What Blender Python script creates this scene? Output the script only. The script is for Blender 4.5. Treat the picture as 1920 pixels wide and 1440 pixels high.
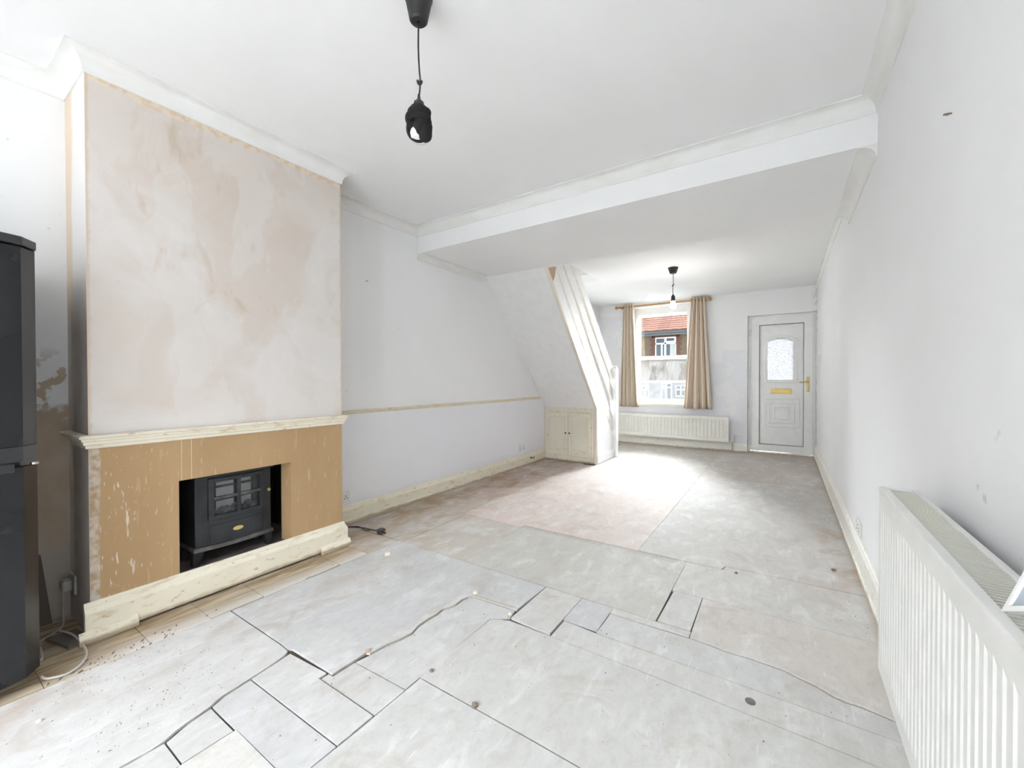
import bpy, bmesh, math, random
from mathutils import Vector, Matrix
random.seed(7)
scene = bpy.context.scene
for o in list(bpy.data.objects): bpy.data.objects.remove(o)
COL = scene.collection

# ------------------------------------------------------------------ camera
FPX, YAW, PITCH, ROLL, CAMH = 774.454, 0.5838, -0.0099, -0.0017, 1.1
c, s = math.cos(YAW), math.sin(YAW); cp, sp = math.cos(PITCH), math.sin(PITCH)
cr, sr = math.cos(ROLL), math.sin(ROLL)
fwd = Vector((-s*cp, c*cp, sp)); r0 = Vector((c, s, 0)); u0 = Vector((s*sp, -c*sp, cp))
rt = r0*cr + u0*sr; up = u0*cr - r0*sr
cam_d = bpy.data.cameras.new('camera'); cam = bpy.data.objects.new('camera', cam_d); COL.objects.link(cam)
cam_d.sensor_fit = 'HORIZONTAL'; cam_d.sensor_width = 36; cam_d.lens = FPX/1920*36
cam_d.clip_start = 0.02; cam_d.clip_end = 300
m = Matrix((rt, up, -fwd)).transposed().to_4x4(); m.translation = (0, 0, CAMH); cam.matrix_world = m
scene.camera = cam

# ------------------------------------------------------------------ room numbers (metres)
L, R, F, REAR = -2.797, .373, 7.129, -3.2        # left wall, right wall, street wall, rear wall
C, Y1, Y2 = -2.461, .468, 1.668                  # chimney breast front and its two sides
B, B2, ZB = 2.675, 3.76, 2.253                   # dropped ceiling strip between the rooms
ZC, ZC2 = 2.475, 2.41                            # ceilings of the near and the far room
XS, YCUP = -2.035, 5.057                         # outer face of the stair, cupboard front
WX0, WX1, WZ0, WZ1 = -2.19, -1.27, .66, 2.335    # street window opening
DX0, DX1, DZ1 = -.47, .362, 2.05                 # front door opening
RWX0, RWX1, RWZ0, RWZ1 = -2.5, .25, .10, 2.05   # guessed rear window opening, sized for the light (behind the camera)

# ------------------------------------------------------------------ light
w = bpy.data.worlds.new('sky'); scene.world = w; w.use_nodes = True
bg = w.node_tree.nodes['Background']; bg.inputs[0].default_value = (.86, .93, 1, 1); bg.inputs[1].default_value = .23
def area(name, loc, rot, sx, sy, power, col=(1, 1, 1), portal=False):
    d = bpy.data.lights.new(name, 'AREA'); d.shape = 'RECTANGLE'; d.size = sx; d.size_y = sy; d.energy = power; d.color = col
    if portal: d.cycles.is_portal = True
    o = bpy.data.objects.new(name, d); COL.objects.link(o); o.location = loc; o.rotation_euler = rot
    return o
# area lamp added for daylight through the guessed rear window, and sky portals for the street window and door light
area('rear_daylight_fill', ((RWX0+RWX1)/2, REAR-.9, 2.95), (math.radians(40), 0, 0), 3.4, 2.2, 172, (.90, .95, 1))
area('street_window_portal', ((WX0+WX1)/2, F+.26, (WZ0+WZ1)/2), (math.radians(-90), 0, 0), WX1-WX0, WZ1-WZ0, 10, portal=True)
sun_d = bpy.data.lights.new('sun', 'SUN'); sun_d.energy = 12; sun_d.angle = 1.45; sun_d.color = (.96, .98, 1)
sun = bpy.data.objects.new('sun', sun_d); COL.objects.link(sun)
sun.rotation_euler = Vector((-.26, -1, -.24)).to_track_quat('-Z', 'Y').to_euler()
scene.view_settings.view_transform = 'Standard'; scene.view_settings.look = 'None'
scene.view_settings.gamma = 1; scene.view_settings.use_curve_mapping = False
scene.view_settings.exposure = 3.62

# ------------------------------------------------------------------ materials
def srgb(r, g, b):
    f = lambda v: (v/255/12.92) if v/255 <= .04045 else ((v/255+.055)/1.055)**2.4
    return (f(r), f(g), f(b), 1)
class Mat:
    def __init__(s, name, rough=.8, metal=0, spec=.5):
        s.m = bpy.data.materials.new(name); s.m.use_nodes = True; s.t = s.m.node_tree; s.n = s.t.nodes; s.l = s.t.links
        s.b = s.n['Principled BSDF']; s.out = s.n['Material Output']
        s.b.inputs['Roughness'].default_value = rough; s.b.inputs['Metallic'].default_value = metal
        s.b.inputs['Specular IOR Level'].default_value = spec
        s._co = None; s._xyz = None
    def put(s, sock, v):
        if isinstance(v, bpy.types.NodeSocket): s.l.new(v, sock)
        else: sock.default_value = v
    def co(s):
        if not s._co: s._co = s.n.new('ShaderNodeTexCoord').outputs['Object']
        return s._co
    def xyz(s):
        if not s._xyz:
            n = s.n.new('ShaderNodeSeparateXYZ'); s.l.new(s.co(), n.inputs[0]); s._xyz = n.outputs
        return s._xyz
    def math(s, op, a, b=0, clamp=False):
        n = s.n.new('ShaderNodeMath'); n.operation = op; n.use_clamp = clamp; s.put(n.inputs[0], a); s.put(n.inputs[1], b); return n.outputs[0]
    def mul(s, a, b): return s.math('MULTIPLY', a, b)
    def add(s, a, b): return s.math('ADD', a, b)
    def noise(s, scale, stretch=None, detail=5, dist=0, rough=.55):
        n = s.n.new('ShaderNodeTexNoise'); n.inputs['Scale'].default_value = scale; n.inputs['Detail'].default_value = detail
        n.inputs['Distortion'].default_value = dist; n.inputs['Roughness'].default_value = rough
        v = s.co()
        if stretch:
            mp = s.n.new('ShaderNodeMapping'); s.l.new(v, mp.inputs[0]); mp.inputs['Scale'].default_value = stretch; v = mp.outputs[0]
        s.l.new(v, n.inputs['Vector']); return n.outputs[0]
    def step(s, v, a, b):                                  # 0 below a, 1 above b (or the reverse)
        n = s.n.new('ShaderNodeMapRange'); n.clamp = True
        s.put(n.inputs[0], v)
        if a <= b: lo, hi, t0, t1 = a, b, 0, 1
        else: lo, hi, t0, t1 = b, a, 1, 0
        n.inputs[1].default_value = lo; n.inputs[2].default_value = hi; n.inputs[3].default_value = t0; n.inputs[4].default_value = t1
        return n.outputs[0]
    def band(s, v, a, b, e=.01): return s.mul(s.step(v, a-e, a+e), s.step(v, b+e, b-e))
    def mix(s, f, a, b, mode='MIX'):
        n = s.n.new('ShaderNodeMix'); n.data_type = 'RGBA'; n.blend_type = mode
        s.put(n.inputs[0], f); s.put(n.inputs[6], a); s.put(n.inputs[7], b); return n.outputs[2]
    def color(s, v): s.put(s.b.inputs['Base Color'], v); return s
    def bump(s, h, strength=.2, dist=.01):
        n = s.n.new('ShaderNodeBump'); n.inputs['Strength'].default_value = strength; n.inputs['Distance'].default_value = dist
        s.put(n.inputs['Height'], h); s.l.new(n.outputs[0], s.b.inputs['Normal']); return s
def plain(name, col, rough=.6, metal=0, var=.06, scale=12, spec=.5, bump=.06):
    k = Mat(name, rough, metal, spec); n = k.noise(scale)
    d = tuple(v*(1-var*2.2) for v in col[:3])+(1,)
    k.color(k.mix(k.step(n, .35, .7), col, d))
    if bump: k.bump(k.noise(scale*6), bump, .002)
    return k.m
WHITE = (.87, .87, .865, 1)
def m_ceiling():
    k = Mat('ceiling_paint', .9); n = k.noise(2.2, detail=6)
    k.color(k.mix(k.step(n, .35, .75), (.925, .925, .925, 1), (.90, .90, .90, 1))); k.bump(k.noise(60), .05, .002); return k.m
def m_cov():
    k = Mat('coving_paint', .85); n = k.noise(5, (1, 1, 3))
    k.color(k.mix(k.step(n, .4, .8), (.87, .87, .855, 1), (.80, .79, .74, 1))); return k.m
def m_wall_left():
    k = Mat('left_wall_paint', .85); x, y, z = k.xyz()
    n1 = k.noise(1.6, (1, 1, .6), 6, .4); n2 = k.noise(9, detail=7)
    base = k.mix(k.step(n1, .35, .7), (.93, .93, .932, 1), (.91, .91, .917, 1))
    low = k.mix(k.step(n1, .4, .65), (.88, .88, .922, 1), (.90, .90, .925, 1))
    colr = k.mix(k.step(z, .87, .85), base, low)
    # brighter repainted bands above the rail
    colr = k.mix(k.mul(k.band(y, 2.05, 2.28, .04), k.step(z, .9, 1.2)), colr, (.875, .875, .87, 1))
    # peeled, bare plaster in the alcove beside the chimney breast
    al = k.step(y, .56, .46)
    edge = k.add(z, k.mul(k.add(n2, -.5), .55)); spots = k.mul(k.step(k.noise(14, detail=4), .54, .57), k.band(z, .95, 1.2, .06))
    bare = k.mul(al, k.math('MAXIMUM', k.step(edge, .95, .9), spots))
    colr = k.mix(bare, colr, k.mix(n2, (.44, .31, .19, 1), (.72, .64, .54, 1)))
    colr = k.mix(k.mul(k.mul(al, k.step(edge, .42, .3)), .8), colr, (.55, .52, .48, 1))
    # slightly browner, darker line at the foot of the wall
    colr = k.mix(k.mul(k.step(k.add(z, k.mul(n2, .1)), .27, .16), .25), colr, (.70, .66, .6, 1))
    # small scuffs
    sc = k.step(k.noise(23, (1, 1, .7), 3), .73, .76)
    colr = k.mix(k.mul(sc, .35), colr, (.6, .57, .55, 1))
    k.color(colr); k.bump(k.noise(18, detail=8), .12, .004); return k.m
def m_wall_right():
    k = Mat('right_wall_paint', .68, spec=.3); x, y, z = k.xyz()
    n1 = k.noise(1.8, (1, 1, .5), 7, .6); n2 = k.noise(7, (1, 1, .45), 8, 1.0)
    colr = k.mix(k.step(n1, .35, .7), (.905, .908, .915, 1), (.88, .883, .893, 1))
    colr = k.mix(k.mul(k.step(n2, .60, .66), .5), colr, (.89, .89, .89, 1))
    torn = k.mul(k.step(k.noise(16, detail=6), .64, .67), k.mul(k.band(z, .72, 1.0, .06), k.band(y, .8, 1.5, .1)))
    colr = k.mix(k.mul(torn, .7), colr, (.70, .66, .62, 1))
    k.color(colr); k.bump(k.add(k.noise(9, (1, 1, .5), 8), k.mul(n2, .6)), .22, .006); return k.m
def m_wall_far():
    k = Mat('street_wall_paint', .85); x, y, z = k.xyz()
    n1 = k.noise(1.7, detail=5); n2 = k.noise(6, detail=6)
    e = k.mul(k.add(n2, -.5), .10)
    xe = k.add(x, e); ze = k.add(z, e)
    colr = k.mix(k.step(n1, .4, .65), (.905, .905, .905, 1), (.885, .885, .89, 1))
    lav = k.math('MAXIMUM', k.mul(k.step(xe, -.80, -.79), k.step(ze, 1.56, 1.55)), k.mul(k.step(xe, -1.0, -.99), k.step(ze, 1.37, 1.36)))
    lav = k.math('MAXIMUM', lav, k.step(ze, .66, .64))
    lav = k.math('MAXIMUM', lav, k.mul(k.step(xe, -2.25, -2.26), k.step(k.add(ze, k.mul(n1, .1)), 2.28, 2.26)))
    light = k.step(k.noise(3.4, detail=4), .58, .60)
    colr = k.mix(k.mul(k.mul(lav, k.math('SUBTRACT', 1, k.mul(light, .7))), .6), colr, (.80, .80, .855, 1))
    grub = k.mul(k.step(x, .3, .36), k.step(k.noise(20), .45, .6))
    colr = k.mix(k.mul(grub, .6), colr, (.62, .58, .5, 1))
    k.color(colr); k.bump(n2, .1, .004); return k.m
def m_chimney():
    k = Mat('chimney_plaster_and_brown_paint', .85); x, y, z = k.xyz()
    n1 = k.noise(2.3, detail=7, dist=.8); n2 = k.noise(7, (1, 1, .6), 8, .5); n3 = k.noise(30, detail=6)
    pl = k.mix(k.step(n1, .42, .62), (.76, .715, .685, 1), (.70, .625, .565, 1))
    # the upper part is darker and tanner, the middle greyer
    pl = k.mix(k.mul(k.step(k.add(z, k.mul(n1, .8)), 2.3, 2.6), .55), pl, (.66, .57, .49, 1))
    blot = k.mul(k.step(n2, .58, .68), k.step(z, 1.2, 1.5)); pl = k.mix(k.mul(blot, .6), pl, (.60, .49, .38, 1))
    pl = k.mix(k.mul(k.step(k.noise(4.1, (1, 1, .5), 6, .4), .50, .54), .35), pl, (.79, .76, .735, 1))
    # ragged lighter edge where the paper was torn under the coving and at the arrises
    rag = k.step(k.add(z, k.mul(k.add(n2, -.5), .08)), 2.365, 2.372)
    pl = k.mix(k.mul(rag, .8), pl, k.mix(k.step(n3, .45, .6), (.80, .70, .55, 1), (.72, .53, .36, 1)))
    arr = k.math('MAXIMUM', k.step(k.add(y, k.mul(k.add(n3, -.5), .02)), Y1+.014, Y1+.006), k.step(k.add(y, k.mul(k.add(n3, -.5), .02)), Y2-.014, Y2-.006))
    pl = k.mix(k.mul(arr, .6), pl, (.66, .50, .35, 1))
    # lower brown paint
    br = k.mix(k.step(k.noise(5, (1, 1, .3), 5), .3, .7), (.50, .335, .175, 1), (.44, .285, .145, 1))
    dr = k.noise(1, (60, 60, 9), 2); spl = k.mul(k.step(dr, .685, .70), k.math('MAXIMUM', k.step(y, .80, .55), .25))
    br = k.mix(k.mul(spl, .8), br, (.80, .74, .66, 1))
    dr2 = k.noise(1, (110, 110, 22), 2); br = k.mix(k.mul(k.mul(k.step(dr2, .67, .69), k.math('MAXIMUM', k.step(y, .85, .5), .10)), .75), br, (.80, .74, .66, 1))
    br = k.mix(k.mul(k.step(k.noise(1, (38, 38, 5), 3, .4), .65, .68), .22), br, (.66, .53, .38, 1))
    ln = k.math('MAXIMUM', k.band(y, .7905, .7925, .001), k.mul(k.band(y, .831, .8335, .001), 1))
    br = k.mix(k.mul(k.mul(ln, k.step(z, .60, .62)), .7), br, (.80, .74, .64, 1))
    scr = k.step(k.add(y, k.mul(k.add(n2, -.5), .035)), Y1+.035, Y1+.028)
    br = k.mix(k.mul(scr, .8), br, k.mix(k.step(n3, .4, .6), (.60, .56, .50, 1), (.42, .30, .18, 1)))
    colr = k.mix(k.step(z, .832, .828), pl, br)
    # the alcove side of the breast: grubby beige, the fridge's shade painted in lower down
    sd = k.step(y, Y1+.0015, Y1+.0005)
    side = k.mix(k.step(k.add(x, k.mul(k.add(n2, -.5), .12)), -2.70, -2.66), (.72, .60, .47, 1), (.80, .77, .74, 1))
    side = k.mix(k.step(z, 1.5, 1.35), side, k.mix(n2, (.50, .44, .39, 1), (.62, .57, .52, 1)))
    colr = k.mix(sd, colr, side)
    k.color(colr); k.bump(k.add(n2, n3), .12, .004); return k.m
def m_cream(name, a=(.89, .83, .68, 1), b=(.62, .47, .28, 1), amt=.5):
    k = Mat(name, .55); n = k.noise(26, (1, .35, 1), 7); n2 = k.noise(4, detail=5)
    colr = k.mix(k.step(n2, .35, .7), a, tuple(v*.93 for v in a[:3])+(1,))
    colr = k.mix(k.mul(k.step(n, .57, .66), amt), colr, b)
    colr = k.mix(k.mul(k.step(k.noise(45, (1, .5, 1), 6), .63, .68), amt), colr, (.40, .29, .17, 1))
    z = k.xyz()[2]; colr = k.mix(k.mul(k.step(k.add(z, k.mul(k.add(n, -.5), .05)), .030, .012), .75), colr, (.34, .25, .15, 1))
    k.color(colr); k.bump(n, .15, .002); return k.m
def m_board():
    k = Mat('hardboard_sheet', .7, spec=.3); x, y, z = k.xyz()
    oi = k.n.new('ShaderNodeObjectInfo'); tint = oi.outputs['Color']
    n1 = k.noise(2.1, (1, .7, 1), 8, .9, .62); n2 = k.noise(11, (1, .45, 1), 9, .8, .62); n3 = k.noise(90, detail=3); n4 = k.noise(34, (1, .6, 1), 7, .3, .65)
    colr = k.mix(k.step(n1, .3, .7), tint, k.mix(1.0, tint, (.88, .87, .86, 1), 'MULTIPLY'))
    colr = k.mix(k.mul(k.step(n1, .50, .62),   .40), colr, (.74, .73, .715, 1))          # plaster dust
    colr = k.mix(k.mul(k.step(n2, .53, .70), .50), colr, (.79, .785, .775, 1))         # wiped white streaks
    colr = k.mix(k.mul(k.step(n2, .47, .33), .30), colr, (.46, .42, .38, 1))
    colr = k.mix(k.mul(k.step(n4, .50, .72), .42), colr, (.47, .43, .39, 1))           # fine mottling
    n5 = k.noise(160, (1, .7, 1), 4); colr = k.mix(k.mul(k.step(n5, .52, .70), .30), colr, (.50, .47, .44, 1))
    scr = k.mul(k.step(k.noise(1, (70, 6, 1), 3, .6), .66, .69), k.step(n1, .4, .6)); colr = k.mix(k.mul(scr, .5), colr, (.86, .86, .85, 1))
    colr = k.mix(k.mul(k.step(k.noise(38, detail=2), .74, .77), .7), colr, (.36, .31, .26, 1))
    colr = k.mix(k.mul(k.step(k.noise(4.6, detail=8, dist=.9, rough=.65), .54, .68), .42), colr, (.43, .37, .31, 1))   # grime
    br = k.mul(k.step(k.noise(4.4, (1, .7, 1), 6, .5), .47, .63), k.math('MAXIMUM', k.mul(k.step(x, -1.9, -2.35), .75), k.mul(k.mul(k.step(x, .02, .28), k.band(y, 2.75, 3.75, .25)), .9)))
    colr = k.mix(br, colr, (.36, .24, .13, 1))
    colr = k.mix(k.mul(k.step(k.math('ABSOLUTE', k.add(x, -.353)), .035, .0), .5), colr, (.40, .32, .24, 1))
    colr = k.mix(k.mul(k.step(k.add(y, k.mul(n2, .3)), 6.95, 7.25), .55), colr, (.45, .35, .26, 1))
    colr = k.mix(k.mul(k.step(n3, .71, .76), .5), colr, (.42, .38, .33, 1))             # specks
    k.color(colr); k.bump(k.add(n2, k.mul(n3, .3)), .12, .003); return k.m
def m_wood_strip():
    k = Mat('stained_floorboard', .75); n = k.noise(7, (3, .35, 1), 7, .5); n2 = k.noise(22, (2.5, .25, 1), 5); x, y, z = k.xyz()
    colr = k.mix(k.step(n, .35, .62), (.56, .47, .35, 1), (.30, .205, .10, 1))
    colr = k.mix(k.mul(k.step(n2, .52, .65), .45), colr, (.70, .65, .57, 1))
    wh = k.mul(k.step(k.add(x, k.mul(k.add(n, -.5), .25)), -2.33, -2.21), k.step(y, .30, .55))
    colr = k.mix(k.mul(wh, .8), colr, (.76, .745, .72, 1))
    k.color(colr); k.bump(n2, .2, .003); return k.m
def m_glass(name, haze=0.0, hazecol=(.8, .82, .84, 1), rough=.02):
    k = Mat(name); t = k.n.new('ShaderNodeBsdfTransparent'); t.inputs[0].default_value = (.94, .96, .96, 1)
    g = k.n.new('ShaderNodeBsdfGlossy'); g.inputs['Roughness'].default_value = rough
    fr = k.n.new('ShaderNodeFresnel'); fr.inputs[0].default_value = 1.45
    a = k.n.new('ShaderNodeMixShader'); k.l.new(fr.outputs[0], a.inputs[0]); k.l.new(t.outputs[0], a.inputs[1]); k.l.new(g.outputs[0], a.inputs[2])
    res = a.outputs[0]
    if haze:
        d = k.n.new('ShaderNodeBsdfTranslucent'); d.inputs[0].default_value = hazecol
        e = k.n.new('ShaderNodeBsdfDiffuse'); e.inputs[0].default_value = hazecol
        h = k.n.new('ShaderNodeMixShader'); h.inputs[0].default_value = .5; k.l.new(d.outputs[0], h.inputs[1]); k.l.new(e.outputs[0], h.inputs[2])
        b2 = k.n.new('ShaderNodeMixShader'); f = k.mul(k.step(k.noise(7, (1, 1, .5), 5, 1), .25, .75), haze*2)
        k.l.new(k.math('MINIMUM', f, .92), b2.inputs[0]); k.l.new(res, b2.inputs[1]); k.l.new(h.outputs[0], b2.inputs[2]); res = b2.outputs[0]
    k.l.new(res, k.out.inputs[0]); return k.m
def m_frost():
    k = Mat('patterned_obscure_glass', .15); n = k.n.new('ShaderNodeTexVoronoi'); n.inputs['Scale'].default_value = 70; k.l.new(k.co(), n.inputs['Vector'])
    t = k.n.new('ShaderNodeBsdfTranslucent'); x, y, z = k.xyz()
    k.l.new(k.mix(k.step(n.outputs[0], .25, .75), (.12, .123, .126, 1), (.07, .072, .073, 1)), t.inputs[0])
    tr = k.n.new('ShaderNodeBsdfTransparent')
    g = k.n.new('ShaderNodeBsdfGlossy'); g.inputs['Roughness'].default_value = .25
    a = k.n.new('ShaderNodeMixShader'); a.inputs[0].default_value = .15; k.l.new(t.outputs[0], a.inputs[1]); k.l.new(tr.outputs[0], a.inputs[2])
    b2 = k.n.new('ShaderNodeMixShader'); b2.inputs[0].default_value = .08; k.l.new(a.outputs[0], b2.inputs[1]); k.l.new(g.outputs[0], b2.inputs[2])
    k.l.new(b2.outputs[0], k.out.inputs[0]); return k.m
def m_curtain():
    k = Mat('striped_curtain_cloth', .9); uv = k.n.new('ShaderNodeUVMap'); sx = k.n.new('ShaderNodeSeparateXYZ'); k.l.new(uv.outputs[0], sx.inputs[0])
    rp = k.n.new('ShaderNodeValToRGB'); rp.color_ramp.interpolation = 'CONSTANT'; k.l.new(k.math('FRACT', k.mul(sx.outputs[0], 2.0)), rp.inputs[0])
    beige, mauve, brown, sand = srgb(238, 224, 204), srgb(178, 132, 132), srgb(146, 112, 90), srgb(222, 204, 180)
    st = [(0, beige), (.22, sand), (.30, mauve), (.36, beige), (.58, brown), (.66, sand), (.74, beige)]
    cr_ = rp.color_ramp
    cr_.elements[0].position, cr_.elements[0].color = st[0]; cr_.elements[1].position, cr_.elements[1].color = st[1]
    for p_, c_ in st[2:]:
        e = cr_.elements.new(p_); e.color = c_
    k.color(k.mix(k.mul(k.noise(300, detail=1), .18), rp.outputs[0], (.3, .24, .2, 1))); return k.m
def m_brick():
    k = Mat('yellow_stock_brick', .9); mp = k.n.new('ShaderNodeMapping'); k.l.new(k.co(), mp.inputs[0]); mp.inputs['Rotation'].default_value = (math.radians(90), 0, 0)
    bt = k.n.new('ShaderNodeTexBrick'); k.l.new(mp.outputs[0], bt.inputs[0]); bt.inputs['Scale'].default_value = 4.2
    bt.inputs['Color1'].default_value = (.15, .10, .055, 1); bt.inputs['Color2'].default_value = (.10, .065, .04, 1); bt.inputs['Mortar'].default_value = (.12, .10, .08, 1)
    k.color(k.mix(k.step(k.noise(.9), .4, .7), bt.outputs[0], (.13, .10, .06, 1))); return k.m
MT = {}
MT['ceil'] = m_ceiling(); MT['cov'] = m_cov(); MT['wl'] = m_wall_left(); MT['wr'] = m_wall_right(); MT['wf'] = m_wall_far()
MT['chim'] = m_chimney(); MT['cream'] = m_cream('worn_cream_gloss'); MT['dado'] = m_cream('scraped_dado_paint', (.87, .79, .60, 1), (.72, .56, .34, 1), .5)
MT['white_gloss'] = m_cream('offwhite_gloss', (.89, .87, .80, 1), (.62, .55, .42, 1), .35)
MT['board'] = m_board(); MT['strip'] = m_wood_strip()
MT['sub'] = plain('dusty_subfloor', (.10, .08, .06, 1), .9)
MT['white'] = plain('white_paint', (.86, .86, .855, 1), .6, var=.02)
MT['upvc'] = plain('white_upvc', (.90, .90, .885, 1), .35, var=.02, bump=0)
MT['stair'] = plain('stair_white_paint', (.91, .91, .91, 1), .6, var=.02)
MT['stair_cream'] = plain('stair_cream_paint', (.84, .79, .68, 1), .5, var=.04)
MT['bare'] = plain('bare_brown_board', (.56, .38, .25, 1), .8)
MT['rad'] = plain('radiator_enamel', (.80, .80, .77, 1), .35, var=.03, bump=0)
MT['rad_cream'] = plain('cream_radiator_enamel', (.85, .83, .76, 1), .35, var=.03, bump=0)
MT['slat_cream'] = plain('clean_cream_gloss', (.90, .85, .71, 1), .5, var=.03); MT['rad_slat'] = plain('dark_grille_enamel', (.66, .65, .58, 1), .5, var=.05, bump=0)  # grille slats a darker tone than the radiator panels
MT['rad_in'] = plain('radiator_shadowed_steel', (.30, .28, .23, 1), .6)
MT['gasket'] = plain('black_gasket', (.05, .05, .05, 1), .6)
MT['brass'] = plain('worn_brass', (.62, .45, .16, 1), .35, .85, bump=0)
MT['pine'] = plain('honey_pine', (.55, .30, .10, 1), .4, scale=25)
MT['curtain'] = m_curtain()
MT['black'] = plain('black_plastic', (.02, .02, .021, 1), .45, bump=0)
MT['cloth'] = plain('black_cloth', (.012, .011, .012, 1), .95, scale=80)
MT['bulb'] = plain('opal_bulb', (.85, .85, .85, 1), .2, bump=0)
def m_bulb_glow():
    k = Mat('bulb_fill_glow'); k.b.inputs['Emission Color'].default_value = (1, .97, .92, 1); k.b.inputs['Emission Strength'].default_value = 11.0; return k.m  # glow added to the bulb to brighten the far room
MT['bulb_glow'] = m_bulb_glow()
MT['fridge'] = plain('black_fridge_gloss', (.016, .017, .020, 1), .22, scale=3, var=.2, bump=.02)
MT['fridge_trim'] = plain('black_fridge_trim', (.03, .03, .033, 1), .4)
MT['chrome'] = plain('dull_chrome', (.5, .5, .5, 1), .3, 1, bump=0)
MT['iron'] = plain('dusty_cast_iron', (.035, .038, .043, 1), .6, scale=8, var=.25)
MT['iron_dust'] = plain('dusty_iron_ledge', (.16, .15, .145, 1), .8, scale=18, var=.3)
MT['soot'] = plain('sooty_recess', (.012, .011, .010, 1), .95)
MT['hearth'] = plain('dusty_hearth', (.20, .18, .165, 1), .9, scale=9, var=.25)
MT['coal'] = plain('moulded_coal', (.20, .195, .19, 1), .9, scale=20, var=.2)
MT['reflection_grey'] = plain('stove_reflection_grey', (.72, .72, .75, 1), .5)  # pale tone of the window reflection in the stove glass
MT['gold'] = plain('gold_badge', (.75, .62, .20, 1), .4, .3, bump=0)
MT['socket'] = plain('white_socket_plastic', (.84, .84, .82, 1), .35, var=.02, bump=0)
MT['cable_white'] = plain('grey_white_cable', (.56, .54, .49, 1), .5)
MT['darkboard'] = plain('dark_offcut', (.17, .15, .13, 1), .8)
MT['crumb'] = plain('plaster_crumb', (.82, .78, .66, 1), .9)
MT['chip'] = plain('brown_chip', (.24, .19, .15, 1), .9)
MT['glass'] = m_glass('clear_glass'); MT['glass_dirty'] = m_glass('hazy_dirty_glass', .15, (.15, .155, .16, 1)); MT['frost'] = m_frost()
MT['stove_glass'] = m_glass('stove_glass', .05, (.5, .5, .52, 1), .08)
MT['picture'] = plain('blue_grey_pane', (.36, .44, .52, 1), .15, scale=4)
MT['brick'] = m_brick(); MT['redbrick'] = plain('red_brick_dressing', (.13, .05, .03, 1), .9, scale=9, var=.2)
MT['tile'] = plain('clay_roof_tile', (.26, .10, .06, 1), .85, scale=2.2, var=.2)
MT['gutter'] = plain('grey_gutter', (.07, .085, .095, 1), .5); MT['render'] = plain('pale_render', (.20, .195, .19, 1), .9)
MT['dark_pane'] = plain('dark_window_pane', (.06, .075, .09, 1), .12); MT['net'] = plain('net_curtain', (.42, .43, .40, 1), .9)
MT['asphalt'] = plain('street_asphalt', (.22, .22, .22, 1), .95); MT['hall'] = plain('landing_paint', (.74, .73, .71, 1), .9)

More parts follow.
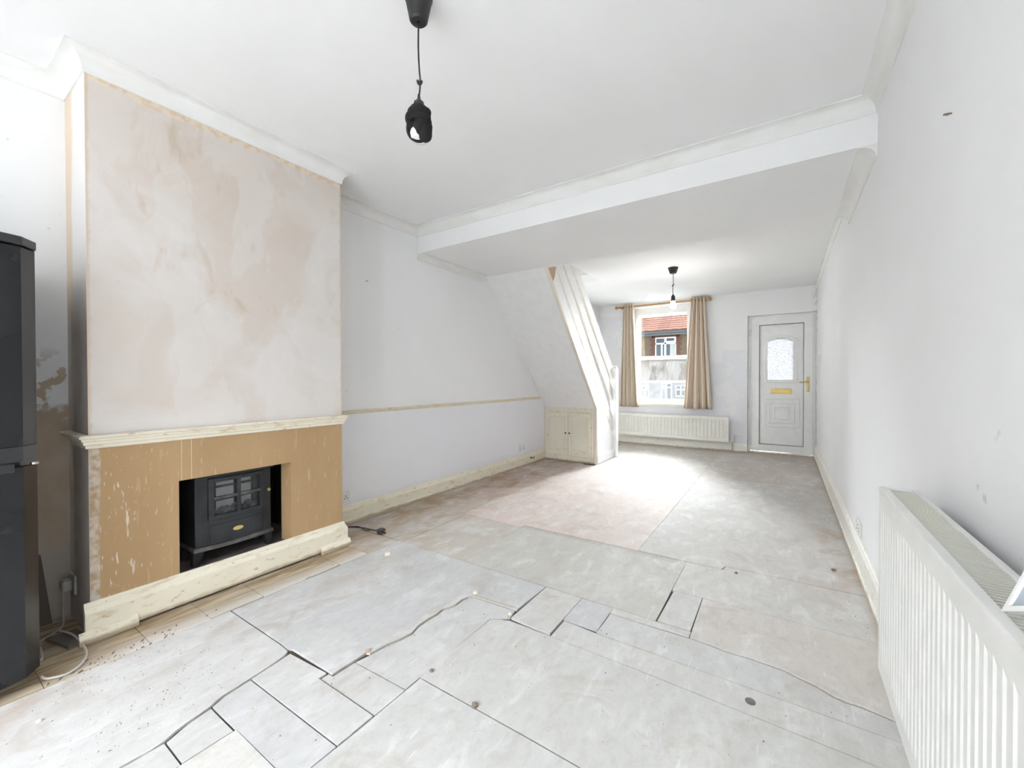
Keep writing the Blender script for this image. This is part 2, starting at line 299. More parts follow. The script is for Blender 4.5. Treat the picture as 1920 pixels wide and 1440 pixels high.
# ------------------------------------------------------------------ mesh helpers
WL = {}
def wloc(o): return WL.get(o.name, Vector((0, 0, 0)))
def link(o): COL.objects.link(o); return o
def props(o, label=None, cat=None, group=None, kind=None):
    if label: o['label'] = label
    if cat: o['category'] = cat
    if group: o['group'] = group
    if kind: o['kind'] = kind
    return o
def thing(name, loc, label, cat, group=None):
    o = bpy.data.objects.new(name, None); o.empty_display_size = .05; link(o); o.location = loc; WL[o.name] = Vector(loc)
    return props(o, label, cat, group)
class MB:
    def __init__(s): s.v = []; s.f = []; s.uv = None
    def addf(s, vs, fs):
        n = len(s.v); s.v += [tuple(p) for p in vs]; s.f += [tuple(i+n for i in f) for f in fs]; return s
    def box(s, x0, x1, y0, y1, z0, z1):
        return s.addf([(x, y, z) for x in (x0, x1) for y in (y0, y1) for z in (z0, z1)],
                      [(0, 1, 3, 2), (4, 6, 7, 5), (0, 4, 5, 1), (2, 3, 7, 6), (0, 2, 6, 4), (1, 5, 7, 3)])
    def prism(s, poly, axis, a0, a1):
        """poly in the two other axes (in xyz order), extruded along axis"""
        def P(p, a):
            return (a, p[0], p[1]) if axis == 'x' else (p[0], a, p[1]) if axis == 'y' else (p[0], p[1], a)
        n = len(poly)
        return s.addf([P(p, a0) for p in poly]+[P(p, a1) for p in poly],
                      [tuple(range(n)), tuple(range(2*n-1, n-1, -1))]+[(i, (i+1) % n, (i+1) % n+n, i+n) for i in range(n)])
    def tube(s, pts, r, n=8, caps=True):
        pts = [Vector(p) for p in pts]; rings = []; prev = None
        for i, p in enumerate(pts):
            d = (pts[min(i+1, len(pts)-1)]-pts[max(i-1, 0)]).normalized()
            a = prev if prev else (Vector((0, 0, 1)) if abs(d.z) < .9 else Vector((1, 0, 0)))
            a = (a-d*a.dot(d)).normalized(); b_ = d.cross(a); prev = a
            rr = r[i] if isinstance(r, (list, tuple)) else r
            rings.append([p+(a*math.cos(2*math.pi*k/n)+b_*math.sin(2*math.pi*k/n))*rr for k in range(n)])
        vs = [v for ring in rings for v in ring]; fs = []
        for i in range(len(pts)-1):
            for k in range(n): fs.append((i*n+k, i*n+(k+1) % n, (i+1)*n+(k+1) % n, (i+1)*n+k))
        if caps: fs += [tuple(range(n)), tuple(range((len(pts)-1)*n, len(pts)*n))]
        return s.addf(vs, fs)
    def lathe(s, prof, cen, axis='z', n=24):
        vs = []; fs = []; cx, cy, cz = cen
        for r, h in prof:
            for k in range(n):
                a = 2*math.pi*k/n; u, v = r*math.cos(a), r*math.sin(a)
                vs.append((cx+u, cy+v, cz+h) if axis == 'z' else (cx+h, cy+u, cz+v) if axis == 'x' else (cx+u, cy+h, cz+v))
        for i in range(len(prof)-1):
            for k in range(n): fs.append((i*n+k, i*n+(k+1) % n, (i+1)*n+(k+1) % n, (i+1)*n+k))
        fs += [tuple(range(n)), tuple(range((len(prof)-1)*n, len(prof)*n))]
        return s.addf(vs, fs)
    def sweep(s, path, prof):
        """profile (offset to the left of the path, z) swept with mitres along a 2D path"""
        P = [Vector(p) for p in path]; out = []
        for i, p in enumerate(P):
            dirs = []
            if i > 0: dirs.append((P[i]-P[i-1]).normalized())
            if i < len(P)-1: dirs.append((P[i+1]-P[i]).normalized())
            ns = [Vector((-d.y, d.x)) for d in dirs]
            if len(ns) == 1: mv = ns[0]
            else: mv = (ns[0]+ns[1]); mv = mv/max(.2, mv.dot(ns[0]))
            out.append([(p.x+mv.x*d, p.y+mv.y*d, z) for d, z in prof])
        n = len(prof); vs = [v for r_ in out for v in r_]; fs = []
        for i in range(len(P)-1):
            for k in range(n): fs.append((i*n+k, i*n+(k+1) % n, (i+1)*n+(k+1) % n, (i+1)*n+k))
        fs += [tuple(range(n)), tuple(range((len(P)-1)*n, len(P)*n))]
        return s.addf(vs, fs)
    def mesh(s, name, off=Vector((0, 0, 0)), smooth=False):
        me = bpy.data.meshes.new(name); me.from_pydata([(v[0]-off.x, v[1]-off.y, v[2]-off.z) for v in s.v], [], s.f)
        bm = bmesh.new(); bm.from_mesh(me); bmesh.ops.remove_doubles(bm, verts=bm.verts, dist=1e-6) if not s.uv else None
        bmesh.ops.recalc_face_normals(bm, faces=bm.faces); bm.to_mesh(me); bm.free()
        if smooth:
            for p in me.polygons: p.use_smooth = True
        return me
    def build(s, name, mat, parent=None, smooth=False, bevel=0, seg=2, loc=None, angle=40):
        off = wloc(parent) if parent else Vector(loc) if loc else Vector((0, 0, 0))
        o = bpy.data.objects.new(name, s.mesh(name, off, smooth)); link(o)
        o.data.materials.append(mat)
        if parent: o.parent = parent; WL[o.name] = wloc(parent)
        else: o.location = off; WL[o.name] = off
        if smooth: o.data.set_sharp_from_angle(angle=math.radians(angle))
        if bevel:
            b_ = o.modifiers.new('bevel', 'BEVEL'); b_.width = bevel; b_.segments = seg; b_.limit_method = 'ANGLE'; b_.angle_limit = math.radians(40)
        return o
def piece(name, me, mat_unused, parent, loc, rot=None):
    o = bpy.data.objects.new(name, me); link(o); o.parent = parent; o.location = Vector(loc)-wloc(parent); WL[o.name] = wloc(parent)
    if rot: o.rotation_euler = rot
    return o
def struct(name, mb, mat, label, cat, **k):
    return props(mb.build(name, mat, **k), label, cat, kind='structure')
def ring(x0, x1, z0, z1, t):                       # rectangular frame pieces in x/z, t = (left, right, bottom, top)
    l, r_, b_, t_ = t
    return [(x0, x0+l, z0, z1), (x1-r_, x1, z0, z1), (x0+l, x1-r_, z0, z0+b_), (x0+l, x1-r_, z1-t_, z1)]

# ================================================================== SETTING
# ---- walls
mb = MB().box(L-.3, L, REAR-.3, Y1+.2, -.12, 4.8).box(L-.3, L, Y2-.2, F+.3, -.12, 4.8)
mb.box(L-.3, L, Y1+.2, Y2-.2, .7, 4.8).box(L-.3, L-.12, Y1+.2, Y2-.2, -.12, .7)
wl = struct('wall_left', mb, MT['wl'], 'white painted left wall, lavender below the rail, peeling beside the fridge', 'wall')
wr = struct('wall_right', MB().box(R, R+.25, REAR-.3, F+.3, -.12, 2.9), MT['wr'], 'long white right wall with shiny patches behind the near radiator', 'wall')
mb = MB(); T0, T1 = F, F+.28
mb.box(L, WX0, T0, T1, -.12, 2.9).box(WX0, WX1, T0, T1, -.12, WZ0).box(WX0, WX1, T0, T1, WZ1, 2.9).box(WX1, DX0, T0, T1, -.12, 2.9).box(DX0, DX1, T0, T1, -.12, -.009)
mb.box(DX0, DX1, T0, T1, DZ1, 2.9).box(DX1, R, T0, T1, -.12, 2.9)
wf = struct('wall_far', mb, MT['wf'], 'white and lavender far wall holding the street window and front door', 'wall')
mb = MB(); T0, T1 = REAR-.25, REAR
mb.box(L, RWX0, T0, T1, -.12, 2.9).box(RWX0, RWX1, T0, T1, -.12, RWZ0).box(RWX0, RWX1, T0, T1, RWZ1, 2.9).box(RWX1, R, T0, T1, -.12, 2.9)
wb = struct('wall_rear', mb, MT['white'], 'white rear wall behind the camera with a guessed wide window', 'wall')
# ---- ceilings
struct('ceiling', MB().box(L, R, REAR, B, ZC, ZC+.12), MT['ceil'], 'white ceiling of the near room with the cloth-wrapped pendant', 'ceiling')
struct('ceiling', MB().box(L, R, B, B2, ZB, ZB+.34), MT['ceil'], 'lower white ceiling strip dividing the two rooms', 'ceiling')
mb = MB().box(-2.04, R, B2, F, ZC2, ZC2+.12).box(L, -2.04, 5.271, F, ZC2, ZC2+.12)
struct('ceiling', mb, MT['ceil'], 'white ceiling of the far room with the stairwell opening', 'ceiling')
# ---- upstairs stairwell shaft
mb = MB().box(-2.04, -1.98, 2.9, 5.271, ZC2+.12, 4.7).box(L, -1.98, 5.271, 5.33, ZC2+.12, 4.7).box(L, -1.98, 2.84, 2.9, ZB+.34, 4.7).box(L, -1.98, 2.84, 5.33, 4.7, 4.76)
mb.box(-2.04, -1.98, 2.9, B2, ZB+.34, ZC2+.13)
struct('wall_stairwell', mb, MT['hall'], 'grey-white stairwell walls seen up through the ceiling opening', 'wall')
# ---- chimney breast
OY1, OY2, OZ0, OZ1 = .780, 1.326, .132, .610
mb = MB().box(L, C, Y1, .70, 0, ZC).box(L, C, 1.45, Y2, 0, ZC).box(L, C, .70, 1.45, OZ1, ZC)
mb.box(-2.571, C, .70, OY1, 0, OZ1).box(-2.571, C, OY2, 1.45, 0, OZ1)
ch = struct('chimney_breast', mb, MT['chim'], 'chimney breast, bare pink plaster above and brown paint below', 'chimney breast')
mb = MB().box(L-.12, C+.001, .70, 1.45, 0, OZ0-.002)
mb.build('hearth', MT['hearth'], ch)
mb = MB().box(L-.12, L-.10, .70, 1.45, OZ0, OZ1).box(L-.10, -2.572, .70, .708, OZ0, OZ1).box(L-.10, -2.572, 1.442, 1.45, OZ0, OZ1).box(L-.10, -2.58, .708, 1.442, OZ1-.008, OZ1-.001)
mb.build('firebox_lining', MT['soot'], ch)
# ---- coving
def cove(p, d, z, n=8):
    pts = [(0, z-d), (.006, z-d), (.008, z-d+.006)]
    for i in range(n+1):
        a = math.pi/2*i/n; pts.append((p-.006-(p-.014)*math.cos(a), z-d+.006+(d-.012)*math.sin(a)) if False else (.008+(p-.014)*(1-math.cos(a)), z-d+.006+(d-.012)*math.sin(a)))
    return pts+[(p, z-.006), (p, z), (0, z)]
path = [(R, REAR), (R, B), (L, B), (L, Y2), (C, Y2), (C, Y1), (L, Y1), (L, REAR)]
struct('trim_1', MB().sweep(path, cove(.068, .078, ZC)), MT['cov'], 'white coving round the near room and chimney breast', 'coving', smooth=True, angle=30)
struct('trim_2', MB().sweep([(R, B), (R, 3.735)], cove(.075, .062, ZB)), MT['cov'], 'short white coving where the low ceiling strip meets the right wall', 'coving', smooth=True, angle=30)
struct('trim_3', MB().sweep([(L, 3.66), (L, B)], cove(.06, .062, ZB)), MT['cov'], 'short white coving where the low ceiling strip meets the left wall', 'coving', smooth=True, angle=30)
struct('trim_4', MB().sweep([(R, B2), (R, F)], cove(.035, .04, ZC2, 5)), MT['cov'], 'slim rounded coving along the right wall of the far room', 'coving', smooth=True, angle=30)
# ---- dado rails
DADO = [(0, .868), (.026, .868), (.033, .863), (.033, .857), (.026, .852), (.024, .843), (.019, .840), (.018, .829), (.011, .824), (.010, .812), (0, .808)]
struct('trim_5', MB().sweep([(L, Y2+.0), (C, Y2), (C, Y1), (L, Y1)], DADO), MT['cream'], 'cream moulded rail across the chimney breast', 'dado rail')
DL = [(0, .868), (.012, .868), (.02, .862), (.02, .857), (.013, .852), (.012, .846), (.006, .840), (0, .838)]
struct('trim_6', MB().sweep([(L, 4.92), (L, Y2)], DL), MT['dado'], 'scraped yellow-cream dado rail along the left wall', 'dado rail')
# ---- skirtings
def skirt(h, t=.02, foot=True):
    p_ = [(0, h), (.005, h), (.008, h-.010), (.012, h-.014), (.013, h-.020), (t-.002, h-.030), (t, h-.036)]
    return p_+([(t, .036), (t+.001, .032), (t+.007, .030), (t+.007, 0)] if foot else [(t, 0)])+[(0, 0)]
struct('baseboard_left', MB().sweep([(L, YCUP-.01), (L, Y2)], skirt(.142)), MT['cream'], 'worn cream skirting board along the left wall', 'skirting board')
struct('baseboard_right', MB().sweep([(R, 1.2), (R, F)], skirt(.172)), MT['white_gloss'], 'off-white skirting board along the right wall', 'skirting board')
struct('baseboard_far', MB().sweep([(DX0-.0, F), (-2.0, F), (L, F)], skirt(.13)), MT['white_gloss'], 'off-white skirting board under the street window', 'skirting board')
mb = MB().sweep([(L+.03, Y2), (C, Y2), (C, Y1-.02)], [(0, .158), (.006, .158), (.009, .148), (.013, .144), (.014, .136), (.022, .122), (.024, .116), (.024, .012), (0, .012)])
bc = struct('baseboard_chimney', mb, MT['cream'], 'deep cream skirting board round the foot of the chimney breast', 'skirting board')
for ya, yb in ((Y1-.04, .615), (1.50, Y2+.035)):
    MB().prism([(C+.024, 0), (C+.040, 0), (C+.042, .022), (C+.036, .030), (C+.032, .042), (C+.024, .048)], 'y', ya, yb) if False else None
    q = MB(); q.addf([(x_, y_, z_) for y_ in (ya, yb) for x_, z_ in ((C+.0242, 0), (C+.046, 0), (C+.046, .022), (C+.039, .030), (C+.034, .042), (C+.0242, .048))],
                     [(0, 1, 2, 3, 4, 5), (11, 10, 9, 8, 7, 6)]+[(i, (i+1) % 6, (i+1) % 6+6, i+6) for i in range(6)])
    q.build('foot_moulding', MT['cream'], bc)

# ---- floor: dark sub-floor with loose hardboard sheets
fl = struct('floor', MB().box(L, R, REAR, F, -.12, -.008), MT['sub'], 'bare floor patched with loose broken hardboard sheets', 'floor')
GREY, LITE, COOL, WARM, PINK, BRN, CREAMC = (.70, .69, .675), (.745, .74, .73), (.685, .685, .69), (.715, .68, .645), (.70, .595, .555), (.60, .52, .44), (.80, .785, .75)
crack = [(-1.404, 1.056), (-1.389, 1.062), (-1.379, 1.133), (-1.36, 1.19), (-1.35, 1.248), (-1.366, 1.30), (-1.367, 1.362), (-1.362, 1.41), (-1.367, 1.46), (-1.348, 1.50), (-1.342, 1.53), (-1.345, 1.575), (-1.336, 1.615), (-1.322, 1.632)]
crackL = [(-1.56, -.3), (-1.575, .1), (-1.576, .30), (-1.568, .424), (-1.573, .456), (-1.590, .49), (-1.598, .521), (-1.603, .555), (-1.611, .59), (-1.622, .61), (-1.630, .637), (-1.633, .68), (-1.640, .726), (-1.642, .76), (-1.649, .796), (-1.655, .83), (-1.664, .867), (-1.676, .886)]
brk = [(-.335, 1.880), (-.25, 1.876), (-.2, 1.868), (-.086, 1.872), (0, 1.866), (.04, 1.85), (.104, 1.831), (.14, 1.808), (.176, 1.798), (.22, 1.80), (.30, 1.782), (.352, 1.78)]
XR_, XL_ = R-.004, L+.004
def sh(pts, dx, dy=0): return [(a+dx, b_+dy) for a, b_ in pts]
PAN = [  # (polygon, tint, z top, gap)
 ([(-2.195, .897), (-1.754, .897), (-1.69, .892), (-1.675, .905), (-1.407, .909)]+crack+[(-1.064, 1.650), (-1.053, 1.919), (-2.195, 1.921)], COOL, .002, .0015),
 ([(-2.20, -.3)]+crackL+[(-1.692, .889), (-1.754, .892), (-2.20, .892)], LITE, .0015, .0022),
 ([(-2.164, 1.922), (-1.622, 1.925), (-1.626, 2.600), (-2.164, 2.600)], (.66, .61, .545), 0, .002),
 ([(-1.622, 1.925), (-.487, 1.922), (-.490, 2.596), (-1.626, 2.600)], (.67, .655, .61), .0005, .002),
 ([(-1.640, 2.602), (-.40, 2.600), (-.30, 2.652), (-1.63, 2.650)], (.58, .57, .53), -.003, .0012),
 ([(-2.2, 2.604), (-1.64, 2.602), (-1.632, 2.651), (-.785, 2.655), (-.795, 4.98), (-2.04, 4.98), (-2.2, 4.98)], PINK, .0015, .002),
 ([(XL_, 3.05), (-2.2, 3.05), (-2.2, YCUP-.03), (XL_, YCUP-.03)], (.66, .54, .49), .0005, .001),
 ([(-2.03, 4.982), (-.795, 4.982), (-.812, F-.03), (XL_, F-.03), (XL_, 5.85), (-2.03, 5.85)], (.62, .585, .55), .0012, .0012),
 ([(-.785, 2.657), (-.366, 2.657), (-.300, 2.660), (-.288, 2.712), (XR_, 2.722), (XR_, 5.10), (-.795, 5.10)], (.68, .65, .625), .0012, .002),
 ([(-.796, 5.102), (XR_, 5.102), (XR_, F+.05), (-.47, F+.05), (-.47, F-.03), (-.812, F-.03)], (.64, .585, .545), .0008, .0012),
 ([(-.488, 2.254), (-.342, 2.254), (XR_, 2.262), (XR_, 2.718), (-.284, 2.708), (-.296, 2.656), (-.49, 2.652)], (.72, .695, .665), 0, .002),
 ([(-.482, 1.925), (-.340, 1.925), (-.342, 2.252), (-.478, 2.252)], (.70, .69, .68), .0008, .002),
 (brk+[(XR_, 1.78), (XR_, 2.258), (-.340, 2.250)], (.74, .69, .645), .0018, .002),
 ([(-1.051, 1.579), (-.95, 1.571), (-.844, 1.572), (-.846, 1.917), (-1.050, 1.917)], (.735, .72, .695), .0022, .002),
 ([(-.844, 1.704), (-.681, 1.706), (-.684, 1.917), (-.846, 1.917)], (.68, .685, .70), .002, .002),
 ([(-.684, 1.873), (-.577, 1.874), (-.338, 1.884), (-.336, 1.920), (-.684, 1.920)], (.735, .72, .69), .0005, .0012),
 ([(-.681, 1.692), (-.145, 1.690), (XR_, 1.684), (XR_, 1.774), (.30, 1.776), (.22, 1.792), (.176, 1.790), (.14, 1.800), (.104, 1.823), (.04, 1.842), (0, 1.858), (-.086, 1.864), (-.2, 1.86), (-.25, 1.868), (-.335, 1.873), (-.577, 1.866), (-.681, 1.868)], (.705, .705, .70), -.002, .0012),
 ([(-1.05, 1.562), (-.455, 1.562), (XR_, 1.54), (XR_, 1.682), (-.145, 1.687), (-.681, 1.689), (-.838, 1.698), (-.836, 1.565)], (.73, .72, .695), -.0015, .0012),
 ([(-1.126, 1.079), (-.683, 1.079), (XR_, 1.066), (XR_, 1.537), (-.455, 1.559), (-1.05, 1.559), (-1.126, 1.525)], (.725, .72, .695), -.001, .001),
 ([(-1.118, .598), (-1.114, .80), (-1.118, 1.074), (-.683, 1.074), (XR_, 1.062), (XR_, -.3), (-.78, -.3), (-.78, .598)], (.725, .725, .705), 0, .0015),
 (sh(crack, .009, -.004)[1:]+[(-1.068, 1.640), (-1.056, 1.580), (-1.128, 1.527), (-1.124, 1.127), (-1.122, 1.010), (-1.394, .999)], (.715, .715, .71), -.001, .0012),
 ([(-1.423, .872), (-1.120, .872), (-1.122, 1.006), (-1.396, .996), (-1.398, .905), (-1.423, .903)], (.73, .725, .71), -.002, .0012),
 ([(-1.634, .730), (-1.119, .738), (-1.120, .868), (-1.430, .868), (-1.430, .90), (-1.655, .884), (-1.646, .83)], (.735, .73, .72), .0012, .0015),
 ([(-1.604, .594), (-1.119, .598), (-1.119, .734), (-1.632, .726), (-1.622, .637)], (.70, .70, .705), 0, .0018),
 ([(-1.564, .458), (-1.440, .458), (-1.440, .590), (-1.602, .590), (-1.590, .521)], (.72, .715, .70), -.0005, .0022),
 ([(-1.565, -.3), (-1.440, -.3), (-1.440, .454), (-1.566, .454), (-1.57, .30)], (.725, .72, .71), -.001, .0015),
 ([(-1.436, -.3), (-.785, -.3), (-.785, .595), (-1.436, .596)], CREAMC, .0015, .0012),
 ([(XL_, 1.925), (-2.166, 1.925), (-2.166, 2.602), (-2.2, 2.602), (-2.2, 3.045), (XL_, 3.045)], BRN, .0002, .0012),
 ([(XL_, Y2+.01), (-2.2, Y2+.01), (-2.2, 1.921), (XL_, 1.921)], (.66, .59, .50), -.0006, .0015),
 ([(L+.004, REAR+.004), (XR_, REAR+.004), (XR_, -.304), (L+.004, -.304)], GREY, 0, .001),
]
def inset(poly, g):
    n = len(poly); ar = sum(poly[i][0]*poly[(i+1) % n][1]-poly[(i+1) % n][0]*poly[i][1] for i in range(n))
    if ar < 0: poly = poly[::-1]
    out = []
    for i in range(n):
        a, b_, c_ = Vector(poly[i-1]), Vector(poly[i]), Vector(poly[(i+1) % n])
        d1, d2 = (b_-a).normalized(), (c_-b_).normalized(); n1, n2 = Vector((-d1.y, d1.x)), Vector((-d2.y, d2.x))
        mv = n1+n2
        if mv.length < .3: mv = n1
        else: mv = mv/max(.4, mv.dot(n1))
        out.append((b_.x+mv.x*g, b_.y+mv.y*g))
    return out
def floor_piece(poly, tint, zt, gap, mat, name='hardboard_sheet'):
    o = MB().prism(inset(poly, gap*.5), 'z', -.008, zt).build(name, mat, fl); o.color = tuple(v*(1 if tint is PINK else .87) for v in tint)+(1,); return o
for poly, tint, zt, gap in PAN: floor_piece(poly, tint, zt, gap, MT['board'])
torn = crack[2:]
floor_piece(torn[::-1]+[(a-.028-.012*math.sin(i*1.7), b_+.012) for i, (a, b_) in enumerate(torn)], (.76, .735, .69), .0026, .0006, MT['board'], 'torn_edge')
floor_piece([(-1.322, 1.634), (-1.2, 1.642), (-1.066, 1.652), (-1.07, 1.668), (-1.2, 1.655), (-1.318, 1.650)], (.62, .53, .43), .0026, .0005, MT['board'], 'torn_edge')
# short raw floorboard lengths along the chimney breast
ys = [-.3, .30, .600, .818, 1.05, 1.272, 1.482, Y2+.006]
for i in range(len(ys)-1):
    floor_piece([(XL_, ys[i]), (-2.203, ys[i]), (-2.203, ys[i+1]), (XL_, ys[i+1])] if i < 2 else [(C-.02, ys[i]), (-2.203-(.012 if i % 2 else 0), ys[i]), (-2.203-(.012 if i % 2 else 0), ys[i+1]), (C-.02, ys[i+1])],
                (.6, .5, .4), -.001-(i % 2)*.001, .002, MT['strip'], 'floorboard')

# ---- street window
WY = F+.10
win = struct('window_1', MB().box(WX0+.001, WX1-.001, WY-.002, WY+.12, WZ0+.04, WZ0+.075), MT['upvc'], 'white sash window to the street between the striped curtains', 'window')
mb = MB()
for x0, x1, z0, z1 in ring(WX0+.001, WX1-.001, WZ0+.075, WZ1-.001, (.05, .05, .001, .12)): mb.box(x0, x1, WY, WY+.12, z0, z1)
mb.build('frame', MT['upvc'], win, bevel=.004)
GX0, GX1 = WX0+.075, WX1-.075
for nm, z0, z1, yy, gm, tb in (('sash', 1.445, 2.225, WY+.07, 'glass', (.028, .028, .05, .04)), ('sash', .735, 1.505, WY+.03, 'glass_dirty', (.028, .028, .035, .055))):
    mb = MB()
    for a, b_, e, f_ in ring(WX0+.05, WX1-.05, z0, z1, tb): mb.box(a, b_, yy, yy+.035, e, f_)
    sa = mb.build('sash', MT['upvc'], win, bevel=.004)
    MB().box(WX0+.076, WX1-.076, yy+.015, yy+.019, z0+tb[2]-.002, z1-tb[3]+.002).build('pane', MT[gm], sa)
MB().box(WX0+.001, WX1-.001, F-.025, WY+.03, WZ0, WZ0+.04).build('sill', MT['white_gloss'], win, bevel=.006)
for x0, x1 in ((WX0+.052, WX0+.062), (WX1-.062, WX1-.052)): MB().box(x0, x1, WY-.006, WY+.028, .77, 2.21).build('sash_bead', MT['upvc'], win)

# ---- front door
DY = F+.05
door = struct('door_1', MB().box(-.425, .330, DY, DY+.06, .035, 2.012), MT['upvc'], 'white front door with arched obscure glass and brass letter plate', 'door', bevel=.004) if False else None
mb = MB()
for a, b_, e, f_ in ring(-.425, .330, .035, 2.012, (.106, .108, .106, .106)): mb.box(a, b_, DY, DY+.06, e, f_)
door = struct('door_1', mb, MT['upvc'], 'white front door with arched obscure glass and brass letter plate', 'door', bevel=.005)
mb = MB()
for a, b_, e, f_ in ring(DX0+.002, DX1-.002, .0, DZ1-.002, (.040, .028, .03, .033)): mb.box(a, b_, DY+.012, DY+.09, e, f_)
mb.build('frame', MT['upvc'], door, bevel=.003)
MB().box(DX0+.002, DX1-.002, F+.0, DY+.012, -.008, .022).build('threshold', MT['white_gloss'], door)
mb = MB()
for a, b_, e, f_ in ring(-.3215, .2245, .1385, 1.9085, (.006,)*4): mb.box(a, b_, DY-.001, DY+.03, e, f_)
mb.build('gasket', MT['gasket'], door)
def arch(x0, x1, z0, zs, zp, n=10):
    pts = [(x0, z0), (x1, z0)]
    for i in range(n+1):
        t = 1-i/n; x_ = x0+(x1-x0)*t; pts.append((x_, zs+(zp-zs)*(1-(2*t-1)**2)))
    return pts
gx0, gx1, gz0, gzs, gzp = -.215, .103, 1.096, 1.655, 1.702
# leaf panel with an arched hole: four prisms around the glass
px0, px1, pz0, pz1 = -.316, .219, .144, 1.903
mb = MB().box(px0, gx0, DY+.014, DY+.05, pz0, pz1).box(gx1, px1, DY+.014, DY+.05, pz0, pz1).box(gx0, gx1, DY+.014, DY+.05, pz0, gz0)
up_ = [(gx0, pz1), (gx0, gzs)]+[p_ for p_ in arch(gx0, gx1, gz0, gzs, gzp)[2:]][::-1][1:]+[(gx1, pz1)]
mb.prism(up_, 'y', DY+.014, DY+.05)
mb.build('leaf_panel', MT['upvc'], door)
def band_arch(x0, x1, z0, zs, zp, wd, y0, y1):
    o_ = arch(x0-wd, x1+wd, z0-wd, zs+wd*.6, zp+wd); i_ = arch(x0, x1, z0, zs, zp); n = len(o_)
    vs = [(a, y0, b_) for a, b_ in o_]+[(a, y0, b_) for a, b_ in i_]+[(a, y1, b_) for a, b_ in o_]+[(a, y1, b_) for a, b_ in i_]
    fs = []
    for k in range(n):
        j = (k+1) % n; fs += [(k, j, n+j, n+k), (2*n+k, 3*n+k, 3*n+j, 2*n+j), (k, 2*n+k, 2*n+j, j), (n+k, n+j, 3*n+j, 3*n+k)]
    return MB().addf(vs, fs)
gm_ = band_arch(gx0, gx1, gz0, gzs, gzp, .045, DY+.0, DY+.02).build('glazing_moulding', MT['upvc'], door, bevel=.006)
band_arch(gx0, gx1, gz0, gzs, gzp, .016, DY-.006, DY+.02).build('glazing_bead', MT['upvc'], gm_, bevel=.003)
MB().prism(arch(gx0-.004, gx1+.004, gz0-.004, gzs, gzp), 'y', DY+.028, DY+.034).build('pane', MT['frost'], door)
for wd, (x0, x1, z0, z1), yy in ((.016, (-.262, .178, .400, .820), .0), (.014, (-.205, .118, .456, .766), -.002), (.012, (-.142, .052, .518, .706), -.004)):
    mb = MB()
    for a, b_, e, f_ in ring(x0, x1, z0, z1, (wd,)*4): mb.box(a, b_, DY+yy+.004, DY+.02, e, f_)
    mb.build('panel_moulding', MT['upvc'], door, bevel=.005)
lp = MB().box(-.176, .082, DY+.004, DY+.016, .893, .966).build('letter_plate', MT['brass'], door, bevel=.004)
MB().box(-.155, .061, DY-.001, DY+.006, .905, .954).build('letter_flap', MT['brass'], lp, bevel=.003)
hd = MB().box(.258, .288, DY-.012, DY, .925, 1.135).build('handle_plate', MT['brass'], door, bevel=.008)
MB().tube([(.273, DY-.01, 1.065), (.273, DY-.05, 1.065), (.262, DY-.056, 1.065), (.17, DY-.056, 1.058)], [.009, .009, .009, .007], 10).build('lever', MT['brass'], hd, smooth=True)
MB().lathe([(.007, 0), (.007, -.006)], (.273, DY-.012, .97), 'y', 10).build('key_cylinder', MT['brass'], hd)
for z in (1.80, 1.25, .70, .16): MB().lathe([(.012, -.05), (.012, .05)], (-.437, DY-.004, z), 'z', 10).build('hinge', MT['upvc'], door)

# ---- guessed, unseen rear window, added to let the light in (frame only shows in reflections)
mb = MB()
for a, b_, e, f_ in ring(RWX0+.001, RWX1-.001, RWZ0+.001, RWZ1-.001, (.06,)*4): mb.box(a, b_, REAR-.1, REAR-.04, e, f_)
xm = (RWX0+RWX1)/2
mb.box(xm-.04, xm+.04, REAR-.1, REAR-.04, RWZ0+.06, RWZ1-.06)
props(mb.build('window_2', MT['upvc']), 'guessed wide white framed window in the unseen rear wall, added for the light', 'window', kind='structure')

# ================================================================== STAIRCASE
st = thing('staircase', (XS, 5.7, 0), 'steep boxed staircase with sloping white rail boards against the left wall', 'staircase')
SL = 1.1256
zstr = lambda y: 1.46-SL*(y-4.654)
zsof = lambda y: 2.253-1.135*(y-3.715)
st_panel = MB().prism([(3.715, ZB-.001), (YCUP, .728), (YCUP, 0), (5.70, 0), (5.70, zstr(5.70)), (3.862, zstr(3.862)), (3.775, zstr(3.862)), (3.775, ZB-.001)], 'x', XS-.03, XS).build('string_panel', MT['stair'], st)
MB().prism([(3.712, ZB-.002), (YCUP-.004, .729), (YCUP-.004, .004), (YCUP+.035, .004), (YCUP+.035, .745), (3.752, ZB-.002)], 'x', XS-.03, XS+.008).build('edge_bead', MT['stair_cream'], st_panel, bevel=.004)
MB().prism([(3.762, 2.250), (3.840, 2.395), (3.930, 2.385), (3.905, 2.20), (3.862, 2.135)], 'x', XS-.001, XS+.004).build('bare_board_end', MT['bare'], st_panel)
MB().box(XS, XS+.012, YCUP+.036, 5.695, .004, .11).build('side_skirting', MT['stair'], st, bevel=.004)
MB().prism([(3.715, ZB-.001), (YCUP, .728), (YCUP, .76), (3.74, ZB-.001)], 'x', L+.001, XS-.031).build('soffit', MT['stair'], st)
nw = MB().box(-2.088, -1.998, 5.70, 5.80, 0, 1.26).build('newel_post', MT['stair'], st, bevel=.006)
MB().lathe([(.042, 1.26), (.046, 1.268), (.046, 1.28), (.036, 1.294), (.012, 1.30)], (-2.043, 5.75, 0), 'z', 16).build('newel_cap', MT['stair_cream'], nw)
